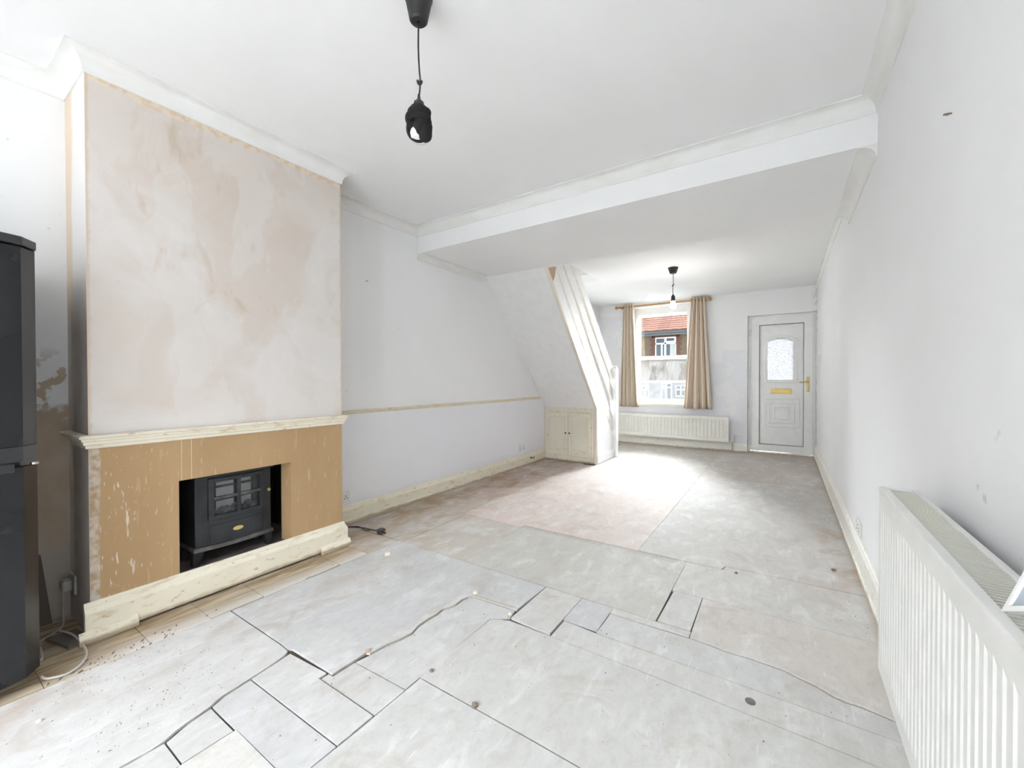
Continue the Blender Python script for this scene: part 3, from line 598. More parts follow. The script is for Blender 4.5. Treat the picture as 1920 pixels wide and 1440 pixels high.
for (ya, za), (yb, zb_), wd in (((3.951, 2.33), (5.567, .511), .185), ((4.13, 2.395), (5.652, .851), .165), ((4.364, 2.413), (5.629, 1.183), .165)):
    k_ = (za-zb_)/(ya-yb); z_at = lambda y: za+k_*(y-ya)
    ytop = ya-(2.75-za)/abs(k_); yend = 5.70
    h_ = wd*abs(k_)
    MB().prism([(ytop, 2.75), (yend, z_at(yend)), (yend, z_at(yend)+h_), (ytop+wd, 2.75)], 'x', -2.070, -2.045).build('rail_board', MT['stair_cream'] if False else MT['stair'], st, bevel=.003)
    MB().prism([(ytop, 2.74), (yend, z_at(yend)-.004), (yend, z_at(yend)-.0005), (ytop+.004, 2.74)], 'x', -2.070, -2.045).build('rail_underside', MT['stair_cream'], st)  # shade under each rail board put in as a cream-toned strip
for k_ in range(1, 12):
    z_ = .22*k_; y_ = 4.654+(1.40-z_)/SL
    if y_ > 3.3:
        MB().box(L+.001, XS-.031, max(y_-.21, 3.76+(2.253-z_+.03)/1.135), y_, z_-.03, z_).build('tread', MT['stair_cream'], st, bevel=.006)
        MB().box(L+.001, XS-.031, y_-.035, y_-.02, max(.0, z_-.22, 2.253-1.135*(y_-.035-3.715)+.045), z_-.03).build('riser', MT['stair'], st)
# fill light added to brighten the stairwell; no lamp known there
pl = bpy.data.lights.new('stairwell_fill', 'POINT'); pl.energy = 3; pl.shadow_soft_size = .12
plo = bpy.data.objects.new('stairwell_fill', pl); link(plo); plo.location = (-2.4, 3.5, 4.3)

# ---- cupboard under the stairs
cu = thing('stair_cupboard', ((L+XS)/2, YCUP, 0), 'cream louvred double-door cupboard under the stairs', 'cupboard')
CX0, CX1 = L+.002, XS-.032
mb = MB()
for a, b_, e, f_ in ring(CX0, CX1, 0, .727, (.034, .034, .075, .066)): mb.box(a, b_, YCUP-.002, YCUP+.03, e, f_)
mb.build('face_frame', MT['cream'], cu, bevel=.003)
MB().box(CX0+.03, CX1-.03, YCUP+.022, YCUP+.03, .07, .665).build('back_board', MT['cream'], cu)
xm = (CX0+CX1)/2
slm = None
for a0, a1, kx in ((CX0+.035, xm-.002, xm-.028), (xm+.002, CX1-.035, xm+.028)):
    mb = MB(); z0, z1 = .078, .659
    for a, b_, e, f_ in ring(a0, a1, z0, z1, (.038, .038, .085, .055)): mb.box(a, b_, YCUP-.014, YCUP+.010, e, f_)
    dr = mb.build('cupboard_door', MT['cream'], cu, bevel=.003)
    if not slm:
        wdt = a1-a0-.078
        slm = MB().addf([(x_, y_, z_) for x_ in (-wdt/2, wdt/2) for y_, z_ in ((-.008, -.013), (-.005, -.014), (.006, .012), (.003, .014))],
                        [(0, 1, 2, 3), (7, 6, 5, 4), (0, 4, 5, 1), (1, 5, 6, 2), (2, 6, 7, 3), (3, 7, 4, 0)]).mesh('slat'); slm.materials.append(MT['slat_cream'])
    for i in range(19): piece('slat', slm, None, dr, ((a0+a1)/2, YCUP-.004, z0+.099+i*.0232))
    MB().lathe([(.006, 0), (.006, -.012), (.012, -.016), (.013, -.024), (.008, -.029)], (kx, YCUP-.014, .385), 'y', 12).build('knob', MT['chip'], dr, smooth=True)

# ================================================================== THINGS
# ---- curtain pole and curtains
PZ, PY = 2.352, F-.09
po = thing('curtain_pole', (-1.72, PY, PZ), 'honey coloured wooden curtain pole with turned finials over the street window', 'curtain pole')
MB().lathe([(.014, -2.40), (.014, -1.04)], (0, PY, PZ), 'x', 14).build('pole', MT['pine'], po, smooth=True)
for sx, x0 in ((-1, -2.40), (1, -1.04)):
    MB().lathe([(.014, 0), (.020, sx*.004), (.020, sx*.012), (.012, sx*.02), (.014, sx*.03), (.026, sx*.045), (.031, sx*.06), (.026, sx*.076), (.010, sx*.086)], (x0, PY, PZ), 'x', 16).build('finial', MT['pine'], po, smooth=True)
for xb in (-2.385, -1.055):
    MB().lathe([(.022, .089), (.022, .078), (.011, .07), (.011, 0)], (xb, PY, PZ), 'y', 12).build('bracket', MT['pine'], po, smooth=True)
def curtain(label, t0, t1, b0, b1, seed, folds):
    rnd = random.Random(seed); nu, nv = folds*12, 16; vs = []; uvs = []
    ph = [rnd.uniform(-.3, .3) for _ in range(folds+1)]
    for j in range(nv+1):
        v = j/nv; a = t0+(b0-t0)*v**1.1; b_ = t1+(b1-t1)*v**1.1
        for i in range(nu+1):
            u = i/nu; f_ = u*folds; k_ = min(int(f_), folds-1); pph = ph[k_]*(1-(f_-k_))+ph[k_+1]*(f_-k_)
            amp = .034+.014*v; sh_ = math.sin(2*math.pi*f_+pph*v*2)
            vs.append((a+(b_-a)*u+.006*math.sin(4*math.pi*f_)*v, PY+amp*sh_*(1 if abs(sh_) < .99 else 1)+.008*math.sin(3*u+seed)*v, 2.392-v*(2.392-.637)))
            uvs.append((u, v))
    fs = [(j*(nu+1)+i, j*(nu+1)+i+1, (j+1)*(nu+1)+i+1, (j+1)*(nu+1)+i) for j in range(nv) for i in range(nu)]
    loc = Vector(((b0+b1)/2, PY, .637)); me = bpy.data.meshes.new('curtain'); me.from_pydata([tuple(Vector(v)-loc) for v in vs], [], fs)
    ul = me.uv_layers.new(name='UVMap')
    for lp_ in me.loops: ul.data[lp_.index].uv = uvs[lp_.vertex_index]
    for p_ in me.polygons: p_.use_smooth = True
    me.materials.append(MT['curtain'])
    o = bpy.data.objects.new('curtain', me); link(o); o.location = loc
    so = o.modifiers.new('thick', 'SOLIDIFY'); so.thickness = .003
    return props(o, label, 'curtain', 'striped curtains at the street window')
curtain('beige striped curtain on the left of the street window', -2.335, -2.160, -2.405, -2.068, 1, 4)
curtain('beige striped curtain on the right of the street window', -1.246, -1.045, -1.359, -.94, 2, 4)

# ---- radiators
def flute_panel(axis, a0, a1, z0, z1, face, depth, pitch, brd, sgn, capt):
    """stamped panel: flat border, recessed flutes; face is the outer plane, sgn the outward direction"""
    n = int((a1-a0-2*brd)/pitch); st_ = a0+((a1-a0)-n*pitch)/2
    cols = [(a0, 0)]
    for i in range(n):
        q = st_+i*pitch; cols += [(q, 0), (q+pitch*.18, 1), (q+pitch*.72, 1), (q+pitch*.9, 0)]
    cols += [(a1, 0)]
    rows = [(z0, 0), (z0+capt, 0), (z0+capt+.012, 1), (z1-capt-.012, 1), (z1-capt, 0), (z1, 0)]
    vs = []
    for z, k1 in rows:
        for a, k2 in cols:
            d = face-sgn*depth*k1*k2; vs.append((d, a, z) if axis == 'x' else (a, d, z))
    m_ = len(cols); fs = [(j*m_+i, j*m_+i+1, (j+1)*m_+i+1, (j+1)*m_+i) for j in range(len(rows)-1) for i in range(m_-1)]
    bk = len(vs); back = face-sgn*.016
    for z, a in ((z0, a0), (z0, a1), (z1, a1), (z1, a0)): vs.append((back, a, z) if axis == 'x' else (a, back, z))
    fs.append((bk, bk+1, bk+2, bk+3))
    fs.append(tuple(range(m_))+(bk+1, bk)); fs.append(tuple(range(5*m_, 6*m_))+(bk+2, bk+3))
    fs.append(tuple(j*m_ for j in range(6))+(bk+3, bk)); fs.append(tuple(j*m_+m_-1 for j in range(6))+(bk+2, bk+1))
    return MB().addf(vs, fs)
rd = thing('radiator', (-1.567, F-.05, .15), 'long low cream panel radiator under the street window', 'radiator')
flute_panel('y', -2.425, -.71, .15, .530, F-.105, .006, .054, .02, -1, .045).build('front_panel', MT['rad_cream'], rd)
MB().box(-2.41, -.725, F-.088, F-.045, .165, .515).build('body', MT['rad_cream'], rd, bevel=.006)
for x_ in (-2.2, -.95): MB().box(x_-.02, x_+.02, F-.046, F-.001, .42, .5).build('wall_bracket', MT['rad_cream'], rd)
vlv = MB().tube([(-.712, F-.07, .185), (-.66, F-.07, .185), (-.66, F-.07, -.008)], .008, 8).build('pipe', MT['white_gloss'], rd, smooth=True)
MB().lathe([(.012, -.03), (.016, -.02), (.016, .015), (.020, .02), (.021, .065), (.014, .072)], (-.66, F-.07, .185), 'z', 14).build('valve_head', MT['socket'], vlv, smooth=True)

RY0, RY1, RZ0, RZ1, RXF, RXB = .30, 1.69, .205, .767, .245, .333
rd2 = thing('radiator', (.29, 1.0, RZ0), 'large white double panel radiator with slotted top on the right wall', 'radiator')
flute_panel('x', RY0, RY1, RZ0, RZ1-.008, RXF, .0022, .0312, .012, -1, .045).build('front_panel', MT['rad'], rd2)
MB().box(RXB-.014, RXB, RY0, RY1, RZ0, RZ1-.006).build('back_panel', MT['rad'], rd2, bevel=.004)
MB().box(RXF+.012, RXB-.012, RY1-.006, RY1+.004, RZ0+.02, RZ1-.004).build('end_panel', MT['rad'], rd2, bevel=.002)
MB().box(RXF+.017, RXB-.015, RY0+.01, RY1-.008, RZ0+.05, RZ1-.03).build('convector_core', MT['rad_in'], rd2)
gr = MB().box(RXF-.001, RXF+.018, RY0, RY1+.004, RZ1-.012, RZ1).box(RXB-.012, RXB+.002, RY0, RY1+.004, RZ1-.012, RZ1).box(RXF+.018, RXB-.012, RY1-.004, RY1+.004, RZ1-.012, RZ1).build('top_grille', MT['rad'], rd2, bevel=.003)
sl2 = MB().box(-(RXB-RXF-.030)/2, (RXB-RXF-.030)/2, -.0030, .0030, -.003, 0).mesh('grille_slat'); sl2.materials.append(MT['rad_slat'])
for i in range(int((RY1-RY0-.02)/.0121)): piece('grille_slat', sl2, None, gr, ((RXF+.018+RXB-.012)/2, RY1-.012-i*.0121, RZ1-.003))
for y_ in (.55, 1.45): MB().box(RXB, R-.0005, y_-.02, y_+.02, .55, .68).build('wall_bracket', MT['rad'], rd2)

# ---- framed pane leaning on the near radiator
c26, s26 = math.cos(math.radians(26)), math.sin(math.radians(26)); LEAN = .13
fp = thing('framed_pane', (.258, .873, RZ1), 'white-framed blue-grey pane tilted on top of the near radiator', 'picture frame')
def fpt(a, b_, n_):
    y_ = .873-a*c26-b_*s26; z_ = RZ1+.002+a*s26+b_*c26; return (.258+LEAN*(z_-RZ1)+n_, y_, z_-LEAN*n_)
def slab(a0, a1, b0, b1, n0, n1): return [fpt(a, b_, n_) for a in (a0, a1) for b_ in (b0, b1) for n_ in (n0, n1)]
bf = [(0, 1, 3, 2), (4, 6, 7, 5), (0, 4, 5, 1), (2, 3, 7, 6), (0, 2, 6, 4), (1, 5, 7, 3)]
mb = MB()
for a0, a1, b0, b1 in ((0, .36, 0, .011), (0, .36, .429, .44), (0, .011, .011, .429), (.349, .36, .011, .429)): mb.addf(slab(a0, a1, b0, b1, 0, .014), bf)
mb.build('frame', MT['upvc'], fp)
MB().addf(slab(.01, .35, .01, .43, .004, .010), bf).build('pane', MT['picture'], fp)

# ---- sockets
def socket(label, wall, y, z, wd, ht, gangs, group='white wall sockets'):
    t = thing('wall_socket', (wall, y, z-ht/2) if True else None, label, 'socket', group)
    sg = 1 if wall < -1 else -1
    p_ = MB().box(min(wall, wall+sg*.009), max(wall, wall+sg*.009), y-wd/2, y+wd/2, z-ht/2, z+ht/2).build('face_plate', MT['socket'], t, bevel=.003)
    for g in range(gangs):
        yc = y+(g-(gangs-1)/2)*wd*.5
        for dy, dz, hw, hh in ((0, .004, .003, .006), (-.011, -.014, .005, .003), (.011, -.014, .005, .003)):
            xa = wall+sg*.0088; MB().box(min(xa, xa+sg*.001), max(xa, xa+sg*.001), yc+dy-hw, yc+dy+hw, z+dz-hh, z+dz+hh).build('pin_slot', MT['gasket'], p_)
        xa = wall+sg*.0088; MB().box(min(xa, xa+sg*.003), max(xa, xa+sg*.003), yc+.018, yc+.028, z+.012, z+.032).build('rocker_switch', MT['socket'], p_)
    return t
socket('white double socket on the left wall beside the chimney breast', L, 1.885, .213, .146, .086, 2)
socket('white double socket on the left wall near the stair cupboard', L, 4.46, .235, .146, .086, 2)
socket('narrow white socket low on the right wall beyond the near radiator', R, 3.155, .225, .146, .086, 2)
sw = thing('light_switch', (R, 6.72, 1.33), 'small white light switch on the right wall near the front door', 'switch')
MB().box(R-.009, R, 6.68, 6.76, 1.33, 1.415).build('face_plate', MT['socket'], sw, bevel=.003)
MB().box(R-.013, R-.008, 6.713, 6.727, 1.36, 1.385).build('rocker', MT['socket'], sw)
# single socket on the alcove side of the breast
so = thing('wall_socket', (-2.72, Y1, .13), 'grubby single socket in the dark alcove beside the fridge', 'socket', 'white wall sockets')
MB().box(-2.755, -2.675, Y1-.010, Y1-.0005, .13, .215).build('face_plate', MT['cable_white'], so, bevel=.003)

# ---- fridge cable with plug
ca = thing('fridge_cable', (-2.45, .40, 0), 'pale cable looping from the alcove socket round behind the fridge', 'cable')
MB().box(-2.745, -2.695, Y1-.045, Y1-.0105, .145, .195).build('plug', MT['cable_white'], ca, bevel=.008)
def spline(pts, n=8):
    P = [Vector(p) for p in pts]; out = []
    for i in range(len(P)-1):
        a, b_, c_, d = P[max(i-1, 0)], P[i], P[i+1], P[min(i+2, len(P)-1)]
        for k_ in range(n):
            t = k_/n; out.append(.5*((2*b_)+(c_-a)*t+(2*a-5*b_+4*c_-d)*t*t+(3*b_-a-3*c_+d)*t**3))
    return out+[P[-1]]
MB().tube(spline([(-2.72, Y1-.035, .15), (-2.71, Y1-.04, .06), (-2.66, .415, .012), (-2.60, .345, .006), (-2.52, .335, .006), (-2.43, .325, .006), (-2.44, .30, .006)]), .004, 8).build('flex', MT['cable_white'], ca, smooth=True)
MB().tube(spline([(-2.62, .40, .020), (-2.50, .425, .026), (-2.38, .437, .005), (-2.29, .418, .005), (-2.235, .370, .005), (-2.255, .318, .005), (-2.29, .306, .006)]), .004, 8).build('flex', MT['cable_white'], ca, smooth=True)
# ---- black plug and lead on the floor
pg = thing('plug_lead', (-2.39, 1.94, .0022), 'black lead and plug lying on the floor by the chimney breast', 'cable')
zf = .0025
MB().tube(spline([(-2.735, 1.80, zf+.004), (-2.71, 1.88, zf+.004), (-2.62, 1.93, zf+.004), (-2.52, 1.945, zf+.004), (-2.425, 1.935, zf+.012)]), .0035, 8).build('flex', MT['black'], pg, smooth=True)
MB().tube(spline([(-2.74, 1.85, zf+.004), (-2.66, 1.93, zf+.004), (-2.55, 1.915, zf+.004), (-2.50, 1.94, zf+.009), (-2.425, 1.935, zf+.014)]), .0028, 8).build('flex', MT['black'], pg, smooth=True)
MB().prism([(-2.425, 1.915), (-2.405, 1.910), (-2.372, 1.920), (-2.372, 1.955), (-2.405, 1.965), (-2.425, 1.955)], 'z', zf-.001, zf+.036).build('plug', MT['black'], pg, bevel=.006)
for dy, dz in ((0, .026), (-.011, .010), (.011, .010)): MB().box(-2.374, -2.355, 1.9375+dy-.003, 1.9375+dy+.003, zf+dz-.002, zf+dz+.002).build('pin', MT['brass'], pg)

# ---- fridge freezer
FX, FYR, FYL = -2.257, .303, -.247
fr = thing('fridge_freezer', (-2.5, .03, 0), 'tall black fridge freezer in the alcove beside the chimney breast', 'fridge')
def bow(y0, y1, xf, blg, rc, xb, n=14):
    """plan of a bowed door: back plane xb, front bulging from xf"""
    pts = [(xb, y0), (xb, y1)]
    for i in range(n+1):
        t = i/n; y_ = y1+(y0-y1)*t; e = min(t, 1-t)*(y1-y0)
        x_ = xf+blg*(1-(2*t-1)**2); k_ = max(0, 1-e/rc); x_ -= rc*.9*(1-math.sqrt(max(0, 1-k_*k_)))
        pts.append((x_, y_))
    return pts
MB().box(L+.06, FX-.062, FYL+.004, FYR-.004, .03, 1.572).build('body', MT['fridge_trim'], fr, bevel=.006)
for z0, z1 in ((.045, .795), (.870, 1.570)):
    d_ = MB().prism(bow(FYL, FYR, FX, .050, .045, FX-.058), 'z', z0, z1).build('door', MT['fridge'], fr, smooth=True, angle=35)
MB().prism(bow(FYL, FYR, FX, .046, .045, FX-.058), 'z', .815, .868).build('handle_band', MT['fridge_trim'], fr, smooth=True, angle=35)
MB().prism(bow(FYL+.02, FYR-.006, FX-.02, .03, .03, FX-.058), 'z', .796, .814).build('handle_gap', MT['black'], fr)
MB().prism([(FX+.03, FYL+.08), (FX+.048, FYL+.15), (FX+.052, .02), (FX+.040, .16), (FX+.02, .245), (FX-.01, .10)], 'z', .778, .812).build('handle_lip', MT['fridge_trim'], fr, bevel=.004)
MB().prism(bow(FYR-.02, FYR+.001, FX-.006, .0, .01, FX-.02), 'z', .798, .806).build('hinge_cap', MT['chrome'], fr)
MB().prism(bow(FYL-.004, FYR+.004, FX+.004, .05, .05, L+.05), 'z', 1.577, 1.608).build('lid', MT['fridge_trim'], fr, bevel=.004, smooth=True, angle=35)
for x_, y_ in ((FX-.10, FYR-.05), (FX-.10, FYL+.05), (L+.12, FYR-.05), (L+.12, FYL+.05)): MB().lathe([(.018, 0), (.018, .032)], (x_, y_, 0), 'z', 12).build('foot', MT['cable_white'], fr)
# ---- offcut board in the alcove
mb = MB().addf([(x_+.0, y_, z_) for x_ in (L+.012, L+.026) for y_, z_ in ((.20, 0), (.405, 0), (.372, .32), (.20, .44))], [(0, 1, 2, 3), (7, 6, 5, 4), (0, 4, 5, 1), (1, 5, 6, 2), (2, 6, 7, 3), (3, 7, 4, 0)])
props(mb.build('board_offcut', MT['darkboard'], loc=(L+.02, .3, 0)), 'dark board offcut leaning in the alcove behind the fridge', 'board')
mb = MB().addf([(-2.60, .36, .0), (-2.44, .40, 0), (-2.46, .46, 0), (-2.58, .45, 0), (-2.60, .36, .012), (-2.44, .40, .014), (-2.46, .46, .02), (-2.58, .45, .016)], bf and [(0, 1, 2, 3), (7, 6, 5, 4), (0, 4, 5, 1), (1, 5, 6, 2), (2, 6, 7, 3), (3, 7, 4, 0)])
props(mb.build('slate_scrap', MT['darkboard'], loc=(-2.52, .42, 0)), 'dark flat scrap on the alcove floor under the cable', 'debris')

# ---- electric stove in the opening
SX = -2.545; HZ = OZ0-.002
sv = thing('electric_stove', (SX-.08, 1.06, HZ), 'small black electric stove with four-pane door inside the fireplace', 'stove')
SY0, SY1 = .872, 1.250
def bowx(y): t = (y-SY0)/(SY1-SY0); return SX+.020*(1-(2*t-1)**2)
def bowed(y0, y1, z0, z1, d0, d1, n=10):
    vs = []
    for i in range(n+1):
        y_ = y0+(y1-y0)*i/n
        for z_ in (z0, z1):
            for d in (d0, d1): vs.append((bowx(y_)+d, y_, z_))
    fs = []
    for i in range(n):
        a, b_ = 4*i, 4*i+4; fs += [(a+1, b_+1, b_+3, a+3), (a, a+2, b_+2, b_), (a+2, a+3, b_+3, b_+2), (a, b_, b_+1, a+1)]
    fs += [(0, 1, 3, 2), (4*n, 4*n+2, 4*n+3, 4*n+1)]
    return MB().addf(vs, fs)
# cabinet: side columns, top, base, back
mb = MB().box(SX-.19, SX-.01, SY0, SY0+.012, .215, .592).box(SX-.19, SX-.01, SY1-.012, SY1, .215, .592).box(SX-.19, SX-.18, SY0+.012, SY1-.012, .215, .592).box(SX-.19, SX-.01, SY0+.012, SY1-.012, .582, .592).box(SX-.19, SX-.01, SY0+.012, SY1-.012, .225, .34)
mb.build('cabinet', MT['iron'], sv, bevel=.003)
mb = bowed(SY0, .925, .226, .590, -.02, 0, 3); q = bowed(1.207, SY1, .226, .590, -.02, 0, 3); mb.addf(q.v, q.f); q = bowed(.925, 1.207, .226, .357, -.02, -.001, 8); mb.addf(q.v, q.f); q = bowed(.925, 1.207, .580, .590, -.02, 0, 8); mb.addf(q.v, q.f)
mb.build('front_casting', MT['iron'], sv, bevel=.002)
MB().box(SX-.195, SX+.03, SY0-.006, SY1+.006, .590, .602).build('top_plate', MT['iron'], sv, bevel=.004)
bs = bowed(SY0-.010, SY1+.010, .205, .226, -.18, .014, 10).build('base_ledge', MT['iron_dust'], sv, bevel=.004)
for y_, dd in ((SY0, -1), (SY1, 1)):
    for x_ in (SX-.02, SX-.17):
        yy = y_+.018 if dd < 0 else y_-.018
        mb = MB().addf([(x_-.022, yy-.026, .206), (x_+.026, yy-.026, .206), (x_+.026, yy+.026, .206), (x_-.022, yy+.026, .206), (x_-.014, yy-.016+dd*.012, HZ), (x_+.020, yy-.016+dd*.012, HZ), (x_+.020, yy+.012+dd*.012, HZ), (x_-.014, yy+.012+dd*.012, HZ)],
                       [(0, 1, 2, 3), (7, 6, 5, 4), (0, 4, 5, 1), (1, 5, 6, 2), (2, 6, 7, 3), (3, 7, 4, 0)])
        mb.build('leg', MT['iron'], sv, bevel=.004)
dz0, dz1, dy0, dy1 = .358, .579, .928, 1.204
mb = bowed(dy0, dy0+.024, dz0, dz1, -.012, .008, 2)
for a in ((dy1-.020, dy1, dz0, dz1), (dy0+.024, dy1-.020, dz0, dz0+.022), (dy0+.024, dy1-.020, dz1-.022, dz1)):
    q = bowed(*a, -.012, .008, 8); mb.addf(q.v, q.f)
dv = mb.build('stove_door', MT['iron'], sv, bevel=.004)
ym = (dy0+dy1)/2+.004; zm = .472
q = bowed(ym-.008, ym+.008, dz0+.022, dz1-.022, -.008, .010, 2); q.build('glazing_bar', MT['iron'], dv)
q = bowed(dy0+.024, dy1-.020, zm-.006, zm+.006, -.008, .009, 8); q.build('glazing_bar', MT['iron_dust'], dv)
for a, b_ in ((dy0+.022, ym-.006), (ym+.006, dy1-.018)):
    for e, f_ in ((dz0+.020, zm-.004), (zm+.004, dz1-.020)): bowed(a, b_, e, f_, -.010, -.008, 4).build('pane', MT['stove_glass'], dv)
# behind the panes: pale sheet and bars shaped as a window reflection, a coal bed
MB().box(SX-.078, SX-.074, SY0+.02, SY1-.075, .345, .578).build('reflection_sheet', MT['reflection_grey'], sv)
for y_ in (.982, 1.095): MB().box(SX-.074, SX-.066, y_-.011, y_+.011, .345, .578).build('reflection_bar', MT['iron'], sv)
for z_ in (.512, .44): MB().box(SX-.074, SX-.068, SY0+.02, SY1-.075, z_-.006, z_+.006).build('reflection_bar', MT['iron'], sv)
rnd = random.Random(3)
for i in range(13):
    y_ = .925+i*.0225; z_ = .362+rnd.uniform(0, .012)+.02*math.sin(i*1.1)**2; bm_ = MB()
    bm_.lathe([(.004, -.020), (.018, -.012), (.023, 0), (.018, .013), (.006, .022)], (SX-.045+rnd.uniform(-.01, .01), y_, z_), 'z', 7); bm_.build('coal', MT['coal'], sv)
pn = bowed(.936, 1.194, .246, .330, -.004, .003, 8).build('ash_panel', MT['iron'], sv, bevel=.002)
yb = 1.065
MB().addf([(bowx(yb)+.003+.003*k, yb+.026*math.cos(a), .286+.011*math.sin(a)) for k in (0, 1) for a in [2*math.pi*i/18 for i in range(18)]],
          [tuple(range(18)), tuple(range(35, 17, -1))]+[(i, (i+1) % 18, (i+1) % 18+18, i+18) for i in range(18)]).build('badge', MT['gold'], pn)
MB().tube([(bowx(1.226), 1.226, .463), (bowx(1.226)+.022, 1.226, .463)], .0045, 8).build('knob_stem', MT['iron'], sv)
MB().lathe([(.003, .018), (.008, .020), (.0095, .026), (.007, .033), (.002, .035)], (bowx(1.226), 1.226, .463), 'x', 12).build('knob', MT['brass'], sv, smooth=True)
MB().tube(spline([(SX-.12, 1.30, HZ+.10), (SX-.10, 1.31, HZ+.06), (SX-.08, 1.30, HZ+.02), (SX-.10, 1.285, HZ+.005)]), .0045, 8).build('flex', MT['black'], sv, smooth=True)

# ---- pendants
def pendant(loc, zc, rose_h, label, rose_r=(.050, .047, .030)):
    x, y = loc; t = thing('pendant_light', (x, y, zc), label, 'pendant light', 'ceiling pendants')
    MB().lathe([(rose_r[0], 0), (rose_r[0], -.006), (rose_r[1], -.010), (rose_r[2]+.002, -rose_h+.006), (rose_r[2]-.004, -rose_h), (.006, -rose_h+.001), (.006, -rose_h+.012)], (x, y, zc-.0005), 'z', 28).build('ceiling_rose', MT['black'], t, smooth=True, angle=30)
    return t
PX, PYY = -1.103, 1.065
p1 = pendant((PX, PYY), ZC, .090, 'black pendant with dark cloth knotted round its bulb in the near room')
MB().tube(spline([(PX, PYY, 2.385), (PX-.002, PYY, 2.30), (PX+.002, PYY, 2.22), (PX+.004, PYY+.003, 2.172), (PX+.001, PYY, 2.12)]), .003, 8).build('cord', MT['black'], p1, smooth=True)
MB().tube([(PX+.004+.010*math.cos(a)*.8, PYY+.008*math.sin(a), 2.170+.004*math.sin(2*a)) for a in [2*math.pi*i/14 for i in range(15)]], .0035, 6).build('cord_knot', MT['black'], p1, smooth=True)
MB().lathe([(.004, 2.128), (.006, 2.112), (.010, 2.105), (.018, 2.098), (.020, 2.075), (.020, 2.03)], (PX, PYY, 0), 'z', 18).build('lampholder', MT['black'], p1, smooth=True)
MB().lathe([(.012, 2.03), (.018, 2.015), (.030, 1.995), (.033, 1.98), (.030, 1.963), (.015, 1.954), (.003, 1.952)], (PX, PYY, 0), 'z', 20).build('bulb', MT['bulb'], p1, smooth=True)
# bunched cloth: overlapping twisted bands round the holder and bulb
sd_ = thing_cloth = None
def wrap(cx, cz, rx, rz, tilt, rr, ph, seed):
    rnd = random.Random(seed); pts = []; N = 28; rad = []
    for i in range(N+1):
        a = 2*math.pi*i/N
        v = Vector((rx*math.cos(a), rx*math.sin(a), rz*math.sin(a+ph)))
        v = Matrix.Rotation(tilt, 3, 'Y') @ v
        pts.append((PX+cx+v.x, PYY+v.y, cz+v.z)); rad.append(rr*(1+.22*math.sin(3*a+seed)))
    rad[-1] = rad[0]
    return MB().tube(pts, rad, 10)
cl = MB().lathe([(.018, 2.085), (.030, 2.078), (.040, 2.060), (.043, 2.045), (.040, 2.03), (.026, 2.022)], (PX, PYY, 0), 'z', 20).build('cloth_wrap', MT['cloth'], p1, smooth=True)
cl['label'] = 'black cloth bunched over the bulb'
for i, a in enumerate(((0, 2.062, .029, .008, .2, .012, .3), (-.003, 2.042, .034, .009, -.25, .013, 1.4), (.003, 2.026, .034, .010, .30, .012, 2.2))):
    wrap(*a, i).build('cloth_fold', MT['cloth'], cl, smooth=True)
tc = Vector((.72, -.694, 0)); rv = Vector((.834, .551, 0)); pc = Vector((PX, PYY, 0))
def drape(dc, dr, z, rr, rz, seed):
    rnd = random.Random(seed); q = MB(); prof = []
    q.lathe([(rr*math.sin(a)*(1+.08*math.sin(5*a+seed)), rz*math.cos(a)) for a in [math.pi*i/12 for i in range(1, 12)]], (0, 0, 0), 'z', 18)
    o_ = pc+tc*dc+rv*dr
    q.v = [(o_.x+v[0]*(1+.10*math.sin(40*v[2]+seed)), o_.y+v[1]*(1+.10*math.cos(55*v[2]+seed)), z+v[2]+.12*(v[0]*rv.x+v[1]*rv.y)) for v in q.v]
    return q.build('cloth_fold', MT['cloth'], cl, smooth=True, angle=80)
drape(.016, .008, 2.005, .026, .046, 1); drape(.006, .024, 1.995, .024, .042, 2.2); drape(.022, .016, 1.985, .019, .036, 3.1); drape(-.012, -.006, 2.01, .034, .036, .4)
def arc(r_, z0, a0, a1, rr, dep):
    pts = []
    for i in range(15):
        a = a0+(a1-a0)*i/14; v = pc+tc*dep+rv*(r_*math.cos(a)); pts.append((v.x, v.y, z0+r_*1.15*math.sin(a)))
    return MB().tube(pts, rr, 8).build('cloth_fold', MT['cloth'], cl, smooth=True)
arc(.040, 2.000, math.radians(140), math.radians(300), .0065, .012); arc(.036, 2.004, math.radians(-80), math.radians(60), .009, .014)
p2x, p2y = -1.097, 5.086
p2 = pendant((p2x, p2y), ZC2, .068, 'black pendant with a bare bulb in the far room', (.058, .055, .036))
MB().tube(spline([(p2x, p2y, 2.345), (p2x+.002, p2y, 2.27), (p2x, p2y, 2.20), (p2x-.003, p2y, 2.15), (p2x, p2y, 2.09)]), .0035, 8).build('cord', MT['black'], p2, smooth=True)
MB().tube([(p2x+.011*math.cos(a), p2y+.008*math.sin(a), 2.205+.01*math.cos(a)) for a in [2*math.pi*i/14 for i in range(15)]], .004, 6).build('cord_knot', MT['black'], p2, smooth=True)
MB().lathe([(.005, 2.10), (.012, 2.09), (.022, 2.075), (.024, 2.03), (.022, 2.018)], (p2x, p2y, 0), 'z', 18).build('lampholder', MT['black'], p2, smooth=True)
MB().lathe([(.016, 2.02), (.022, 2.005), (.034, 1.98), (.037, 1.962), (.033, 1.942), (.018, 1.93), (.003, 1.927)], (p2x, p2y, 0), 'z', 20).build('bulb', MT['bulb_glow'], p2, smooth=True)

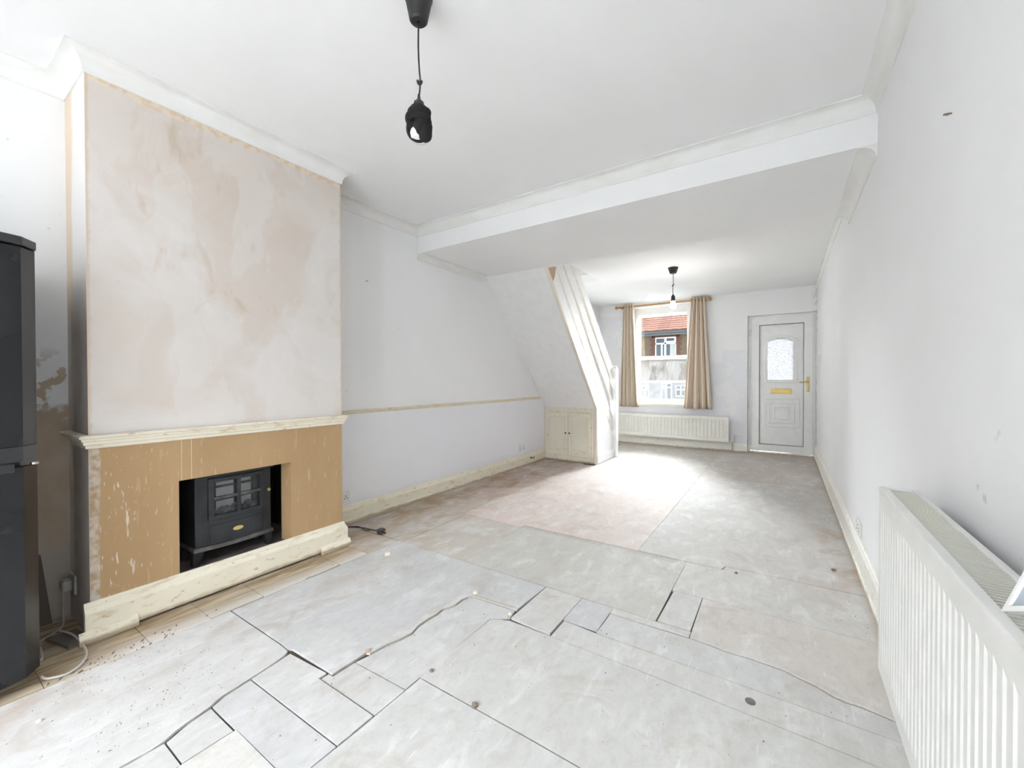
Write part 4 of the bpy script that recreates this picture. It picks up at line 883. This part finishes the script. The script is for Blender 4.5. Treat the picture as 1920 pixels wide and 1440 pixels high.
# ---- wall hooks
def hook(x, y, z, sg, label):
    mb = MB().tube([(x, y, z), (x+sg*.012, y, z+.002), (x+sg*.018, y-.012, z-.004), (x+sg*.012, y-.020, z-.010)], .0025, 6)
    return props(mb.build('wall_hook', MT['chip'], loc=(x, y, z)), label, 'hook', 'wall hooks')
hook(L, 2.128, 1.894, 1, 'small bent hook in the left wall')
hook(R, 1.59, 1.817, -1, 'small bent nail in the right wall high above the radiator')
# skirting gas tap by the cupboard
gt = thing('skirting_tap', (L+.027, 4.63, .075), 'small brass stub on the left skirting near the stair cupboard', 'pipe stub')
MB().lathe([(.012, 0), (.012, .012), (.007, .016), (.007, .05)], (L+.027, 4.63, .085), 'x', 10).build('stub', MT['chip'], gt, smooth=True)
MB().tube([(L+.07, 4.63, .085), (L+.07, 4.66, .095)], .005, 8).build('tap_lever', MT['chip'], gt)

# ---- crumbs and chips
def lump(name, x, y, r, mat, label, cat='debris', z=.0022, seed=0):
    rnd = random.Random(seed+int(abs(x*1000))); bm = bmesh.new(); bmesh.ops.create_icosphere(bm, subdivisions=2, radius=r)
    for v in bm.verts: v.co *= rnd.uniform(.7, 1.15); v.co.z = max(v.co.z*.7, -r*.25)
    zmin = min(v.co.z for v in bm.verts)
    for v in bm.verts: v.co.z -= zmin
    me = bpy.data.meshes.new(name); bm.to_mesh(me); bm.free(); me.materials.append(mat)
    o = bpy.data.objects.new(name, me); link(o); o.location = (x, y, z); return props(o, label, cat, 'loose debris on the floor')
lump('plaster_crumb', -2.074, 1.722, .022, MT['crumb'], 'largest pale plaster crumb on the sheet in front of the chimney breast', z=.002)
lump('stone_chip', -.868, 1.083, .013, MT['chip'], 'grey brown stone chip on the joint in the middle foreground', z=.0)
lump('wood_chip', .238, 2.991, .012, MT['chip'], 'dark wood chip near the right wall', z=.0012)
lump('wood_chip', -.227, 2.647, .010, MT['chip'], 'dark splinter at the end of the far sheet joint', z=0)
lump('plaster_crumb', -1.402, 1.062, .011, MT['bare'], 'brown crumb on the crack in the middle foreground', z=.002)
lump('plaster_crumb', -1.325, 1.66, .014, MT['crumb'], 'pale crumb at the far end of the curved crack', z=.002)
lump('plaster_crumb', -1.07, 1.60, .010, MT['crumb'], 'pale crumb by the broken sheet corner', z=.0)
lump('wood_chip', -1.11, 1.125, .009, MT['chip'], 'small dark chip beside the corner of the foreground sheets', z=0)
lump('plaster_crumb', -2.0, .26, .008, MT['crumb'], 'pale round crumb on the floor by the fridge foot', z=.0015)
props(MB().lathe([(.016, 0), (.016, .003)], (-.094, 1.617, -.0015), 'z', 14).build('metal_disc', MT['coal'], loc=(-.094, 1.617, 0)) , 'flat dull metal disc on the floor left of the near radiator', 'debris')
rnd = random.Random(11); mb = MB()
for i in range(900):
    x_, y_ = rnd.uniform(-2.3, .34), rnd.uniform(.2, 6.9)
    if x_ < -2.0 and y_ > 4.9: continue
    r_ = rnd.choice([.001, .0012, .0015, .002, .003]); a = rnd.uniform(0, 3); z_ = .0021
    q = [(x_+r_*rnd.uniform(.6, 1.6)*math.cos(a+k*math.pi/2), y_+r_*rnd.uniform(.6, 1.6)*math.sin(a+k*math.pi/2), z_-.004) for k in range(4)]+[(x_, y_, z_+r_*.6)]
    mb.addf(q, [(0, 1, 4), (1, 2, 4), (2, 3, 4), (3, 0, 4), (3, 2, 1, 0)])
for i in range(420):
    x_, y_ = rnd.uniform(-2.3, -1.65), rnd.gauss(.48, .17)
    if y_ < .31 and x_ < -2.2 or y_ < 0: continue
    r_ = rnd.choice([.002, .003, .003, .005, .007]); a = rnd.gauss(2.5, .4); z_ = .0019
    q = [(x_+r_*(1.7 if k % 2 == 0 else .5)*math.cos(a+k*math.pi/2), y_+r_*(1.7 if k % 2 == 0 else .5)*math.sin(a+k*math.pi/2), z_-.004) for k in range(4)]+[(x_, y_, z_+r_*.25)]
    mb.addf(q, [(0, 1, 4), (1, 2, 4), (2, 3, 4), (3, 0, 4), (3, 2, 1, 0)])
props(mb.build('floor_grit', MT['chip']), 'fine brown grit scattered over the bare floor', 'grit', kind='stuff')

# ================================================================== STREET
HYD = 28.8
def hx(x): return x*1.6
def hz(z): return 1.1+(z-1.1)*1.6
GZ = -.95
struct('ground', MB().box(-40, 30, F+.32, 60, GZ-.3, GZ), MT['asphalt'], 'grey street outside the window', 'street')
ho = thing('terraced_house', (hx(-4.3), HYD, GZ), 'brick terraced house with red tiled roof seen through the window', 'house')
HX0, HX1 = hx(-7.6), hx(-1.2)
ux0, ux1, uz0, uz1 = hx(-4.615), hx(-3.752), hz(2.05), hz(2.885)
g = [(hx(-5.20), hx(-4.86), hz(.30), hz(.88)), (hx(-4.37), hx(-3.93), hz(.2), hz(.97)), (hx(-3.80), hx(-3.36), hz(.4), hz(.88))]
zf_ = hz(1.0); ze = hz(3.05)
mb = MB().box(HX0, ux0, HYD, HYD+.3, zf_, ze).box(ux1, HX1, HYD, HYD+.3, zf_, ze).box(ux0, ux1, HYD, HYD+.3, zf_, uz0).box(ux0, ux1, HYD, HYD+.3, uz1, ze)
mb.build('brick_wall', MT['brick'], ho)
mb = MB(); xs = [HX0]+[v for a in g for v in a[:2]]+[HX1]
for i in range(0, len(xs), 2): mb.box(xs[i], xs[i+1], HYD, HYD+.3, GZ, zf_)
for a in g: mb.box(a[0], a[1], HYD, HYD+.3, GZ, a[2]).box(a[0], a[1], HYD, HYD+.3, a[3], zf_)
mb.build('rendered_wall', MT['render'], ho)
MB().box(HX0, HX1, HYD-.12, HYD+.01, zf_-.05, zf_+.10).build('band_course', MT['upvc'], ho)
for i in range(10):
    z_ = uz0-.1+i*.17; wq = .34 if i % 2 else .24
    MB().box(ux0-wq, ux0, HYD-.02, HYD+.05, z_, z_+.16).build('quoin', MT['redbrick'], ho); MB().box(ux1, ux1+wq, HYD-.02, HYD+.05, z_, z_+.16).build('quoin', MT['redbrick'], ho)
MB().box(ux0-.2, ux1+.2, HYD-.02, HYD+.05, uz1, uz1+.22).build('lintel', MT['redbrick'], ho)
def hwin(x0, x1, z0, z1, bars, parent=ho, trans=None):
    mb = MB(); t = .07
    for a, b_, e, f_ in ring(x0, x1, z0, z1, (t,)*4): mb.box(a, b_, HYD+.08, HYD+.16, e, f_)
    for a, b_, e, f_ in bars: mb.box(a, b_, HYD+.08, HYD+.16, e, f_)
    f_ = mb.build('window', MT['upvc'], parent); MB().box(x0+.05, x1-.05, HYD+.12, HYD+.13, z0+.05, z1-.05).build('pane', MT['dark_pane'], f_)
    return f_
um = (ux0+ux1)/2-.03; uzt = uz1-.42
wn = hwin(ux0, ux1, uz0, uz1, [(um-.06, um+.06, uz0, uz1), (ux0, ux1, uzt-.05, uzt+.05), (um-.28, um-.18, uz0, uzt)])
MB().box(um+.30, ux1-.08, HYD+.115, HYD+.119, uz0+.05, uzt).build('net_curtain', MT['net'], wn)
mb = MB()                                            # open top light
for a, b_, e, f_ in ring(um+.05, ux1-.02, uzt+.06, uz1-.03, (.07,)*4): mb.box(a, b_, HYD-.16, HYD-.10, e, f_)
mb.build('open_casement', MT['upvc'], wn)
for a in g:
    xm_ = (a[0]+a[1])/2
    hwin(*a, [(xm_-.04, xm_+.04, a[2], a[3]), (a[0], a[1], a[3]-.36, a[3]-.28)])
mb = MB()
for a, b_, e, f_ in ring(g[0][0]+.1, g[0][1]-.05, g[0][3]-.40, g[0][3]-.05, (.06,)*4): mb.box(a, b_, HYD-.14, HYD-.08, e, f_)
mb.build('open_casement', MT['upvc'], ho)
MB().lathe([(.11, HX0), (.11, HX1)], (0, HYD-.42, ze+.02), 'x', 10).build('gutter', MT['gutter'], ho)
MB().box(HX0, HX1, HYD-.35, HYD+.02, ze-.06, ze+.02).build('fascia', MT['gutter'], ho)
MB().box(HX0, HX1, HYD-.36, HYD-.33, ze-.16, ze-.04).build('fascia_board', MT['render'], ho)
rf = MB().addf([(HX0, HYD-.45, ze+.08), (HX1, HYD-.45, ze+.08), (HX1, HYD+4.5, ze+3.7), (HX0, HYD+4.5, ze+3.7), (HX0, HYD+4.5, ze+.08), (HX1, HYD+4.5, ze+.08)],
               [(0, 1, 2, 3), (0, 3, 4), (1, 5, 2), (3, 2, 5, 4), (0, 4, 5, 1)]).build('roof', MT['tile'], ho)
tm = MB()
xx = 0
while xx < HX1-HX0-.3:
    tm.box(xx+.005, xx+.295, 0, .34, 0, .10 if int(xx/.3) % 2 else .075); xx += .3
tmesh = tm.mesh('tile_course'); tmesh.materials.append(MT['tile'])
sl_ = math.atan2(3.62, 4.95)
for i in range(16):
    q = i*.29; piece('tile_course', tmesh, None, rf, (HX0, HYD-.48+q*math.cos(sl_), ze+.10+q*math.sin(sl_)+.02), (sl_-.06, 0, 0))
